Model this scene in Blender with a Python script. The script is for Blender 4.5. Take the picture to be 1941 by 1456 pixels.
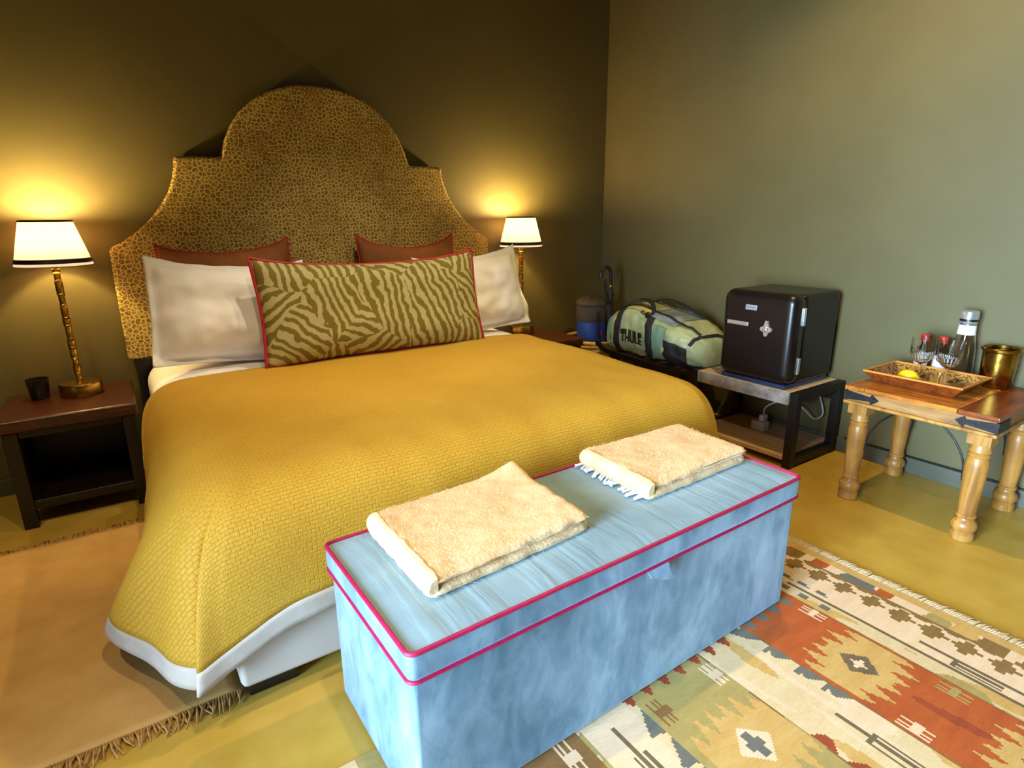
import bpy, bmesh, math, random
from mathutils import Vector, Matrix, noise as MN
random.seed(7)
PI = math.pi
for o in list(bpy.data.objects): bpy.data.objects.remove(o)
SC = bpy.context.scene
COL = SC.collection

# ------------------------------------------------------------------ camera
FPX, CX, CY, CZ, YAW, PIT, ROL = 1113.82, -3.1158, -3.3945, 1.2281, 0.5925, -0.2762, -0.008
Fw = Vector((math.sin(YAW)*math.cos(PIT), math.cos(YAW)*math.cos(PIT), math.sin(PIT)))
r0 = Vector((math.cos(YAW), -math.sin(YAW), 0)); u0 = r0.cross(Fw)
Rt = r0*math.cos(ROL) + u0*math.sin(ROL); Up = -r0*math.sin(ROL) + u0*math.cos(ROL)
cam = bpy.data.cameras.new('camera'); camo = bpy.data.objects.new('camera', cam); COL.objects.link(camo)
cam.sensor_fit = 'HORIZONTAL'; cam.sensor_width = 36; cam.lens = FPX/1941*36; cam.clip_start = .02
M3 = Matrix((Rt, Up, -Fw)).transposed()
camo.matrix_world = Matrix.Translation((CX, CY, CZ)) @ M3.to_4x4()
SC.camera = camo

# ------------------------------------------------------------------ world, lights, exposure
SC.view_settings.view_transform = 'Standard'; SC.view_settings.look = 'None'
SC.view_settings.gamma = 1; SC.view_settings.use_curve_mapping = False
SC.view_settings.exposure = 0.0
W = bpy.data.worlds.new('sky'); SC.world = W; W.use_nodes = True
W.node_tree.nodes['Background'].inputs[0].default_value = (.55, .78, 1, 1)
W.node_tree.nodes['Background'].inputs[1].default_value = .3

def light(name, kind, loc, power, col, rot=None, **kw):
    l = bpy.data.lights.new(name, kind); l.energy = power; l.color = col
    for k, v in kw.items(): setattr(l, k, v)
    o = bpy.data.objects.new(name, l); COL.objects.link(o); o.location = loc
    if rot is not None: o.rotation_euler = rot
    return o
def aim(o, target):
    d = Vector(target) - o.location
    o.rotation_euler = d.to_track_quat('-Z', 'Y').to_euler()
# daylight through the glazed doors of the left wall
day = light('window_daylight', 'AREA', (-5.60, -3.40, 1.10), 150, (.56, .80, 1.0), shape='RECTANGLE', size=1.45, size_y=1.9, spread=math.radians(64))
aim(day, (0, -3.15, .45))
# warm recessed downlights in the ceiling, plus two added fill spots
def spot(loc, tgt, power, cone, col=(1, .80, .47)):
    o = light('downlight_and_fill', 'SPOT', loc, power, col, spot_size=math.radians(cone), spot_blend=.7, shadow_soft_size=.03)
    aim(o, tgt); return o
spot((-.85, -2.05, 2.92), (-.85, -2.2, 0), 128, 128, (1, .74, .29))
spot((-2.65, -2.55, 2.92), (-2.65, -2.3, 0), 88, 105)
spot((-2.05, -1.25, 2.92), (-2.05, -.66, .75), 88, 54, (1, .85, .60))  # added fill spot to brighten the pillows
spot((-3.95, -2.1, 2.92), (-3.7, -1.7, 0), 80, 95)  # added fill spot to lift the beige rug and left floor
LAMP_COL = (1, .70, .25); LAMP_W = 42

# ------------------------------------------------------------------ material helpers
def lin(c): c /= 255; return c/12.92 if c <= .04045 else ((c+.055)/1.055)**2.4
def S(r, g, b): return (lin(r), lin(g), lin(b), 1)
MATS = {}
class NT:
    def __init__(s, name):
        s.m = bpy.data.materials.new(name); s.m.use_nodes = True; s.t = s.m.node_tree
        s.b = s.t.nodes['Principled BSDF']; s.out = s.t.nodes['Material Output']; MATS[name] = s.m
    def n(s, typ, **kw):
        nd = s.t.nodes.new(typ)
        for k, v in kw.items():
            if k.startswith('i_'): 
                key = k[2:].replace('_', ' ')
                nd.inputs[key].default_value = v
            else: setattr(nd, k, v)
        return nd
    def l(s, a, b): s.t.links.new(a, b)
    def coord(s, kind='Object', scale=(1, 1, 1), rot=(0, 0, 0)):
        tc = s.n('ShaderNodeTexCoord'); mp = s.n('ShaderNodeMapping')
        mp.inputs['Scale'].default_value = scale; mp.inputs['Rotation'].default_value = rot
        s.l(tc.outputs[kind], mp.inputs['Vector']); return mp.outputs['Vector']
    def noise(s, vec, scale, detail=4, rough=.55, dist=0):
        nd = s.n('ShaderNodeTexNoise'); nd.inputs['Scale'].default_value = scale; nd.inputs['Detail'].default_value = detail
        nd.inputs['Roughness'].default_value = rough; nd.inputs['Distortion'].default_value = dist
        s.l(vec, nd.inputs['Vector']); return nd.outputs['Fac']
    def ramp(s, fac, stops, interp='LINEAR'):
        r = s.n('ShaderNodeValToRGB'); r.color_ramp.interpolation = interp
        e = r.color_ramp.elements
        while len(e) < len(stops): e.new(.5)
        for i, (p, c) in enumerate(stops): e[i].position = p; e[i].color = c
        s.l(fac, r.inputs['Fac']); return r.outputs['Color']
    def mix(s, fac, a, b, mode='MIX'):
        m = s.n('ShaderNodeMix', data_type='RGBA', blend_type=mode)
        for sock, v in ((0, fac), (6, a), (7, b)):
            if isinstance(v, (int, float)): m.inputs[sock].default_value = v
            elif isinstance(v, tuple): m.inputs[sock].default_value = v
            else: s.l(v, m.inputs[sock])
        return m.outputs[2]
    def math(s, op, a, b=None):
        m = s.n('ShaderNodeMath', operation=op)
        for i, v in enumerate((a, b)):
            if v is None: continue
            if isinstance(v, (int, float)): m.inputs[i].default_value = v
            else: s.l(v, m.inputs[i])
        return m.outputs[0]
    def bump(s, h, strength=.3, dist=.01):
        b = s.n('ShaderNodeBump'); b.inputs['Strength'].default_value = strength; b.inputs['Distance'].default_value = dist
        s.l(h, b.inputs['Height']); s.l(b.outputs['Normal'], s.b.inputs['Normal']); return b
    def base(s, v):
        if isinstance(v, tuple): s.b.inputs['Base Color'].default_value = v
        else: s.l(v, s.b.inputs['Base Color'])
    def set(s, **kw):
        for k, v in kw.items(): s.b.inputs[k.replace('_', ' ')].default_value = v

def M(name, c1, c2=None, rough=.6, metal=0, scale=6, stretch=(1, 1, 1), bump=0, bscale=120, sheen=0, sheen_tint=None, spec=.5, lo=.35, hi=.65, detail=4, coord='Object', bdist=.003):
    if name in MATS: return MATS[name]
    t = NT(name); v = t.coord(coord, stretch)
    c2 = c2 or tuple(x*.8 for x in c1[:3])+(1,)
    t.base(t.ramp(t.noise(v, scale, detail), [(lo, c2), (hi, c1)]))
    t.set(Roughness=rough, Metallic=metal)
    t.b.inputs['Specular IOR Level'].default_value = spec
    if sheen:
        t.b.inputs['Sheen Weight'].default_value = sheen; t.b.inputs['Sheen Roughness'].default_value = .35
        t.b.inputs['Sheen Tint'].default_value = sheen_tint or c1
    if bump: t.bump(t.noise(v, bscale, 3), bump, bdist)
    return t.m
def glass(name, col=(1, 1, 1, 1), rough=.02):
    t = NT(name); t.base(col); t.set(Roughness=rough); t.b.inputs['Transmission Weight'].default_value = 1.0
    t.b.inputs['IOR'].default_value = 1.45
    return t.m

# ------------------------------------------------------------------ object helpers
def link(o, parent=None):
    COL.objects.link(o)
    if parent is not None: o.parent = parent
    return o
def thing(name, label, cat, loc=(0, 0, 0), rotz=0, group=None):
    o = bpy.data.objects.new(name, None); o.empty_display_size = .05
    COL.objects.link(o); o.location = loc; o.rotation_euler = (0, 0, rotz)
    return tag(o, label, cat, group)
def tag(o, label, cat, group=None):
    o['label'] = label; o['category'] = cat
    if group: o['group'] = group
    return o
def mesh(name, verts, faces, mat, parent=None, smooth=False, uv=None, loc=None, mods=()):
    me = bpy.data.meshes.new(name); me.from_pydata([tuple(v) for v in verts], [], faces); me.update()
    mats = mat if isinstance(mat, (list, tuple)) else [mat]
    for m in mats: me.materials.append(m)
    if uv is not None:
        ul = me.uv_layers.new(name='UVMap')
        for lp in me.loops: ul.data[lp.index].uv = uv[lp.vertex_index]
    if smooth:
        for p in me.polygons: p.use_smooth = True
    o = bpy.data.objects.new(name, me); link(o, parent)
    if loc is not None: o.location = loc
    return o
class B:
    """collects primitive shapes for one part"""
    def __init__(s): s.v = []; s.f = []
    def box(s, lo, hi, mat=None):
        i = len(s.v); (a, b, c), (d, e, f) = lo, hi
        pts = [(a, b, c), (d, b, c), (d, e, c), (a, e, c), (a, b, f), (d, b, f), (d, e, f), (a, e, f)]
        if mat is not None: pts = [mat @ Vector(p) for p in pts]
        s.v += pts
        s.f += [tuple(i+k for k in q) for q in ((0, 3, 2, 1), (4, 5, 6, 7), (0, 1, 5, 4), (1, 2, 6, 5), (2, 3, 7, 6), (3, 0, 4, 7))]
        return s
    def lathe(s, prof, c=(0, 0, 0), n=24, mat=None, cap=True):
        i = len(s.v); k = len(prof)
        for j in range(n):
            a = 2*PI*j/n
            for r, z in prof:
                p = Vector((c[0]+r*math.cos(a), c[1]+r*math.sin(a), c[2]+z))
                s.v.append(mat @ p if mat is not None else p)
        for j in range(n):
            for q in range(k-1):
                a = i+j*k+q; b = i+((j+1) % n)*k+q
                s.f.append((a, b, b+1, a+1))
        if cap:
            if prof[0][0] > 1e-5: s.f.append(tuple(i+j*k for j in reversed(range(n))))
            if prof[-1][0] > 1e-5: s.f.append(tuple(i+j*k+k-1 for j in range(n)))
        return s
    def tube(s, pts, r, n=8, closed=False, cap=True):
        pts = [Vector(p) for p in pts]; m = len(pts); i = len(s.v)
        rs = r if isinstance(r, (list, tuple)) else [r]*m
        prev = None
        for k in range(m):
            if closed: t = pts[(k+1) % m]-pts[k-1]
            else: t = pts[min(k+1, m-1)]-pts[max(k-1, 0)]
            t.normalize()
            if prev is None:
                a = Vector((0, 0, 1)) if abs(t.z) < .9 else Vector((1, 0, 0))
                nrm = t.cross(a).normalized()
            else: nrm = (prev-t*prev.dot(t)).normalized()
            prev = nrm; bn = t.cross(nrm)
            for j in range(n):
                a = 2*PI*j/n
                s.v.append(pts[k]+nrm*(rs[k]*math.cos(a))+bn*(rs[k]*math.sin(a)))
        for k in range(m if closed else m-1):
            for j in range(n):
                a = i+k*n+j; b = i+k*n+(j+1) % n; k2 = (k+1) % m
                s.f.append((a, b, i+k2*n+(j+1) % n, i+k2*n+j))
        if cap and not closed:
            s.f.append(tuple(i+j for j in reversed(range(n)))); s.f.append(tuple(i+(m-1)*n+j for j in range(n)))
        return s
    def prism(s, poly, z0, z1, mat=None):
        i = len(s.v); n = len(poly)
        pts = [Vector((x, y, z0)) for x, y in poly]+[Vector((x, y, z1)) for x, y in poly]
        if mat is not None: pts = [mat @ p for p in pts]
        s.v += pts
        s.f.append(tuple(i+j for j in reversed(range(n)))); s.f.append(tuple(i+n+j for j in range(n)))
        for j in range(n): s.f.append((i+j, i+(j+1) % n, i+n+(j+1) % n, i+n+j))
        return s
    def build(s, name, mat, parent=None, smooth=False, bevel=0, seg=2, loc=None, uv=None):
        o = mesh(name, s.v, s.f, mat, parent, smooth, loc=loc)
        if bevel:
            md = o.modifiers.new('bevel', 'BEVEL'); md.width = bevel; md.segments = seg; md.limit_method = 'ANGLE'; md.angle_limit = math.radians(35)
            for p in o.data.polygons: p.use_smooth = True
            if True:
                w = o.modifiers.new('wn', 'WEIGHTED_NORMAL'); w.keep_sharp = True
        elif smooth:
            o.data.set_sharp_from_angle(angle=math.radians(42))
        return o
def rbox(name, lo, hi, mat, parent=None, bevel=.004, seg=2): return B().box(lo, hi).build(name, mat, parent, bevel=bevel, seg=seg)
def grid_faces(nu, nv, off=0, wrap=False):
    f = []
    for i in range(nu if wrap else nu-1):
        for j in range(nv-1):
            a = off+i*nv+j; b = off+((i+1) % nu)*nv+j
            f.append((a, b, b+1, a+1))
    return f
def copy_tree(o, parent=None):
    c = o.copy(); COL.objects.link(c)
    if parent is not None: c.parent = parent
    for ch in [x for x in bpy.data.objects if x.parent == o and x != c]: copy_tree(ch, c)
    return c
def struct(o): o['kind'] = 'structure'; return o
def stuff(o): o['kind'] = 'stuff'; return o
def crom(P, n):
    """Catmull-Rom through points, n samples per span"""
    P = [Vector(p) for p in P]; out = []
    for i in range(len(P)-1):
        p0 = P[max(i-1, 0)]; p1 = P[i]; p2 = P[i+1]; p3 = P[min(i+2, len(P)-1)]
        for k in range(n):
            t = k/n
            out.append(.5*((2*p1)+(p2-p0)*t+(2*p0-5*p1+4*p2-p3)*t*t+(3*p1-p0-3*p2+p3)*t**3))
    out.append(P[-1]); return out
def nz(x, y, z=0): return MN.noise(Vector((x, y, z)))

# ------------------------------------------------------------------ materials
def wall_mat():
    t = NT('wall_paint'); v = t.coord()
    n1 = t.noise(v, 1.6, 5); n2 = t.noise(v, 60, 3)
    t.base(t.ramp(n1, [(.3, S(84, 75, 41)), (.7, S(94, 85, 50))]))
    t.set(Roughness=.62); t.bump(n2, .06, .004); return t.m
def floor_mat():
    t = NT('floor_screed'); v = t.coord()
    n1 = t.noise(v, 1.3, 6, .6, .6); n2 = t.noise(v, 9, 5, .6)
    c = t.ramp(n1, [(.3, S(178, 138, 44)), (.55, S(198, 158, 60)), (.75, S(208, 174, 84))])
    c = t.mix(.25, c, t.ramp(n2, [(.35, S(160, 130, 44)), (.7, S(210, 182, 96))]))
    t.base(c); t.set(Roughness=.38); t.bump(t.noise(v, 30, 4), .05, .004); return t.m
WALL = wall_mat(); FLOOR = floor_mat()
CEIL = M('ceiling_paint', S(130, 112, 76), S(120, 104, 70), .8)
SKIRT = M('skirting_paint', S(84, 82, 66), S(74, 72, 58), .5)
DARKWOOD = M('dark_wood', S(74, 34, 20), S(44, 18, 11), .32, scale=5, stretch=(2, 14, 14), spec=.5)
BLACKWOOD = M('black_wood', S(26, 15, 11), S(17, 10, 8), .4, scale=5, stretch=(2, 14, 14))
BRASS = M('brass', S(206, 168, 84), S(170, 128, 52), .28, 1, scale=30)
BRASSD = M('old_brass', S(190, 150, 66), S(140, 102, 40), .22, 1, scale=18, bump=.25, bscale=40)
WHITE = M('white_cotton', S(246, 243, 248), S(238, 235, 242), .85, scale=3, bump=.12, bscale=14, bdist=.01, sheen=.1)
WHITEB = M('white_border', S(204, 196, 190), S(184, 176, 170), .7, scale=9, bump=.2, bscale=25, bdist=.01)
BASEW = M('base_cloth', S(214, 208, 204), S(204, 198, 194), .9, scale=4)
BROWNC = M('brown_velvet', S(134, 78, 26), S(110, 60, 18), .8, scale=5, bump=.1, bscale=12, bdist=.01, sheen=.3)
REDP = M('red_piping', S(190, 22, 48), S(165, 16, 40), .6, scale=80)
PINKP = M('magenta_piping', S(178, 8, 78), S(156, 6, 66), .55, scale=80)
BLACKP = M('black_plastic', S(22, 19, 20), S(17, 15, 15), .35, scale=20)
IRON = M('black_iron', S(46, 42, 46), S(34, 30, 33), .5, .6, scale=30, bump=.1)
STEELB = M('black_steel', S(24, 19, 18), S(18, 14, 13), .45, .2, scale=20)
CHROME = M('chrome', S(230, 230, 230), S(214, 214, 214), .2, .8, scale=40)

def leopard():
    t = NT('leopard_weave'); v0 = t.coord('Object')
    sx = t.n('ShaderNodeSeparateXYZ'); t.l(v0, sx.inputs[0]); cb_ = t.n('ShaderNodeCombineXYZ'); t.l(sx.outputs[0], cb_.inputs[0]); t.l(sx.outputs[2], cb_.inputs[1]); v = cb_.outputs[0]
    d = t.n('ShaderNodeTexNoise'); d.inputs['Scale'].default_value = 55; d.inputs['Detail'].default_value = 2; t.l(v, d.inputs['Vector'])
    vm = t.n('ShaderNodeVectorMath', operation='MULTIPLY_ADD'); t.l(d.outputs['Color'], vm.inputs[0]); vm.inputs[1].default_value = (.013, .013, 0); t.l(v, vm.inputs[2])
    def vor(feat):
        vo = t.n('ShaderNodeTexVoronoi'); vo.voronoi_dimensions = '2D'; vo.feature = feat; vo.inputs['Scale'].default_value = 50; vo.inputs['Randomness'].default_value = .9; t.l(vm.outputs[0], vo.inputs['Vector']); return vo
    de = vor('DISTANCE_TO_EDGE'); f1 = vor('F1')
    big = t.noise(v, 4.5, 2); fine = t.noise(v, 95, 2)
    # light gaps between the rosettes, wider where the large pattern is pale; paler heart in each rosette
    gapw = t.math('ADD', t.math('MULTIPLY', big, .26), t.math('MULTIPLY', fine, .10))
    g = t.math('SUBTRACT', de.outputs['Distance'], t.math('SUBTRACT', gapw, .060))
    ros = t.ramp(t.math('ADD', t.math('MULTIPLY', g, 5.0), .5), [(.40, (0, 0, 0, 1)), (.62, (1, 1, 1, 1))])
    heart = t.ramp(t.math('ADD', f1.outputs['Distance'], t.math('MULTIPLY', t.math('SUBTRACT', fine, .5), .25)), [(.18, (1, 1, 1, 1)), (.28, (0, 0, 0, 1))])
    wv = t.noise(t.coord('Object', (220, 1, 60)), 2, 2)
    ground = t.ramp(wv, [(.3, S(192, 170, 92)), (.7, S(212, 190, 116))])
    c = t.mix(ros, ground, t.ramp(fine, [(.35, S(92, 66, 24)), (.62, S(128, 98, 42))])); c = t.mix(t.math('MULTIPLY', heart, .75), c, S(172, 138, 64))
    t.base(c); t.set(Roughness=.75); t.bump(wv, .12, .003); return t.m
def zebra():
    t = NT('zebra_print'); v = t.coord('UV', (1, 1, 1))
    d = t.n('ShaderNodeTexNoise'); d.inputs['Scale'].default_value = 5; d.inputs['Detail'].default_value = 3; t.l(v, d.inputs['Vector'])
    vm = t.n('ShaderNodeVectorMath', operation='MULTIPLY_ADD'); t.l(d.outputs['Color'], vm.inputs[0]); vm.inputs[1].default_value = (.10, .10, 0); t.l(v, vm.inputs[2])
    vo = t.n('ShaderNodeTexVoronoi'); vo.voronoi_dimensions = '2D'; vo.feature = 'F1'; vo.inputs['Scale'].default_value = 4.2; t.l(vm.outputs[0], vo.inputs['Vector'])
    cs = t.n('ShaderNodeSeparateColor'); t.l(vo.outputs['Color'], cs.inputs[0])
    sx = t.n('ShaderNodeSeparateXYZ'); t.l(vm.outputs[0], sx.inputs[0])
    th = t.math('MULTIPLY', t.math('SUBTRACT', cs.outputs[0], .5), 2.5)
    ph = t.math('ADD', t.math('MULTIPLY', sx.outputs[0], t.math('COSINE', th)), t.math('MULTIPLY', sx.outputs[1], t.math('SINE', th)))
    ph = t.math('ADD', t.math('MULTIPLY', ph, 24.0), t.math('MULTIPLY', t.noise(v, 9, 3, .6), 1.6))
    s = t.math('SINE', t.math('MULTIPLY', ph, 2*PI))
    f = t.ramp(t.math('ADD', t.math('MULTIPLY', s, .5), .5), [(.44, (0, 0, 0, 1)), (.54, (1, 1, 1, 1))])
    w = t.noise(t.coord('UV', (300, 300, 1)), 1, 2)
    c = t.mix(f, S(118, 104, 36), S(182, 172, 124)); t.base(c); t.set(Roughness=.8)
    t.bump(t.math('ADD', t.math('MULTIPLY', f, .5), w), .15, .002); return t.m
def coverlet_mat():
    t = NT('mustard_weave'); v = t.coord('UV', (1, 1, 1))
    dn = t.n('ShaderNodeTexNoise'); dn.inputs['Scale'].default_value = 14; dn.inputs['Detail'].default_value = 4; t.l(v, dn.inputs['Vector'])
    vm = t.n('ShaderNodeVectorMath', operation='MULTIPLY_ADD'); t.l(dn.outputs['Color'], vm.inputs[0]); vm.inputs[1].default_value = (.012, .012, 0); t.l(v, vm.inputs[2])
    br = t.n('ShaderNodeTexBrick'); br.inputs['Scale'].default_value = 1; br.inputs['Brick Width'].default_value = .021; br.inputs['Row Height'].default_value = .0105
    br.inputs['Mortar Size'].default_value = .0015; br.inputs['Mortar Smooth'].default_value = .9
    br.inputs['Color1'].default_value = (1, 1, 1, 1); br.inputs['Color2'].default_value = (.7, .7, .7, 1); br.inputs['Mortar'].default_value = (0, 0, 0, 1)
    t.l(vm.outputs[0], br.inputs['Vector'])
    n1 = t.noise(v, 2.2, 5, .6); n2 = t.noise(v, 130, 3, .7)
    c = t.ramp(n1, [(.3, S(196, 146, 26)), (.7, S(216, 170, 52))])
    c = t.mix(t.math('MULTIPLY', t.math('SUBTRACT', 1.0, br.outputs['Color']), .42), c, S(150, 100, 8))
    c = t.mix(.25, c, t.ramp(n2, [(.35, S(170, 120, 14)), (.7, S(232, 190, 74))]))
    t.base(c); t.set(Roughness=.72); t.b.inputs['Sheen Weight'].default_value = .35; t.b.inputs['Sheen Tint'].default_value = S(240, 205, 90)
    t.bump(t.math('ADD', br.outputs['Color'], t.math('MULTIPLY', n2, .8)), .5, .004); return t.m
def velvet():
    t = NT('blue_velvet'); v = t.coord('Object', (1, 1, .55))
    n1 = t.noise(v, 3.2, 5, .65, .8); n2 = t.noise(v, 13, 4, .6, .6)
    c = t.ramp(n1, [(.34, S(60, 94, 116)), (.5, S(92, 128, 152)), (.66, S(154, 182, 204))])
    c = t.mix(.4, c, t.ramp(n2, [(.38, S(72, 108, 130)), (.64, S(150, 178, 202))]))
    t.base(c); t.set(Roughness=.62); t.b.inputs['Sheen Weight'].default_value = .5; t.b.inputs['Sheen Tint'].default_value = S(190, 215, 240)
    t.b.inputs['Sheen Roughness'].default_value = .4
    t.bump(t.noise(v, 22, 4), .12, .006); return t.m
def velvet_top():
    t = NT('blue_velvet_top'); v = t.coord('Object', (1, 1, 1))
    n1 = t.noise(v, 3.0, 4, .6, .5)
    c = t.ramp(n1, [(.3, S(112, 140, 156)), (.7, S(148, 174, 192))])
    w = t.noise(t.coord('Object', (26, 3.2, 1), (0, 0, .35)), 1, 3, .5, .4)
    t.base(c); t.set(Roughness=.6); t.b.inputs['Sheen Weight'].default_value = .45; t.b.inputs['Sheen Tint'].default_value = S(190, 215, 240)
    t.bump(t.ramp(w, [(.4, (0, 0, 0, 1)), (.62, (1, 1, 1, 1))]), .14, .010); return t.m
LEOP = leopard(); ZEB = zebra(); COVER = coverlet_mat(); VELV = velvet(); VELT = velvet_top()

def shade_mat():
    t = NT('lamp_shade_cloth'); v = t.coord()
    c = S(250, 232, 205); t.base(c); t.set(Roughness=.9)
    tr = t.n('ShaderNodeBsdfTranslucent'); tr.inputs['Color'].default_value = (.95, .80, .58, 1)
    mx = t.n('ShaderNodeMixShader'); mx.inputs[0].default_value = .55
    t.l(t.b.outputs[0], mx.inputs[1]); t.l(tr.outputs[0], mx.inputs[2])
    em = t.n('ShaderNodeEmission'); em.inputs['Color'].default_value = (1, .80, .58, 1); em.inputs['Strength'].default_value = .55
    ad = t.n('ShaderNodeAddShader'); t.l(mx.outputs[0], ad.inputs[0]); t.l(em.outputs[0], ad.inputs[1])
    t.l(ad.outputs[0], t.out.inputs['Surface']); return t.m
SHADE = shade_mat()
def emit(name, col, s):
    t = NT(name); t.b.inputs['Emission Color'].default_value = col; t.b.inputs['Emission Strength'].default_value = s; t.base(col); return t.m
BULB = emit('bulb_glow', (1, .8, .5, 1), 12)

# ------------------------------------------------------------------ the room
XL, YF, ZC = -5.4, -5.6, 2.95
struct(B().box((XL-.2, YF-.2, -.1), (.2, .2, 0)).build('floor', FLOOR))
struct(B().box((XL-.2, YF-.2, ZC), (.2, .2, ZC+.1)).build('ceiling', CEIL))
struct(B().box((XL-.2, 0, 0), (.2, .15, ZC)).build('wall_back', WALL))
struct(B().box((0, YF, 0), (.15, 0, ZC)).build('wall_right', WALL))
struct(B().box((XL-.2, YF-.15, 0), (.2, YF, ZC)).build('wall_front', WALL))
DY0, DY1, DZ = -4.20, -2.60, 2.15
wl = B(); wl.box((XL-.15, YF, 0), (XL, DY0, ZC)); wl.box((XL-.15, DY1, 0), (XL, 0, ZC)); wl.box((XL-.15, DY0, DZ), (XL, DY1, ZC))
struct(wl.build('wall_left', WALL))
gl = glass('window_glass', (1, 1, 1, 1), 0)
wd = struct(thing('window_1', 'glazed doors in the left wall letting in daylight', 'window')); 
del wd['label']; del wd['category']
fr = B()
for y in (DY0, (DY0+DY1)/2-.03, DY1-.06): fr.box((XL-.11, y, 0), (XL-.05, y+.06, DZ))
for z in (0, DZ-.06): fr.box((XL-.11, DY0+.06, z), (XL-.05, DY1-.06, z+.06))
fr.build('window_frame', BLACKWOOD, wd)
struct(rbox('baseboard_right', (-.014, YF, 0), (0, 0, .08), SKIRT, None, .003))
struct(rbox('baseboard_back', (XL, -.014, 0), (-.014, 0, .08), SKIRT, None, .003))

# ------------------------------------------------------------------ bed
BC = -2.08
bed = thing('bed', 'king size bed with a white upholstered base on black feet', 'bed', (BC, -1.05, 0))
def rel(o, p): o.location = -Vector(p.location); return o
def child(o, parent):                      # world-space mesh -> child of an unrotated thing
    o.parent = parent; o.location = -parent.location; return o
bb = B(); bb.box((-3.0, -1.945, .034), (-1.16, -.09, .34)); child(bb.build('base', BASEW, bevel=.016, seg=2), bed)
for x0, x1 in ((-2.985, -2.855), (-1.305, -1.175)):
    for y0, y1 in ((-1.935, -1.80), (-.30, -.12)):
        child(rbox('foot', (x0, y0, 0), (x1, y1, .036), BLACKP, None, .006), bed)
child(B().box((-3.0, -1.935, .34), (-1.16, -.09, .52)).build('mattress', WHITE, bevel=.05, seg=4), bed)

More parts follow.
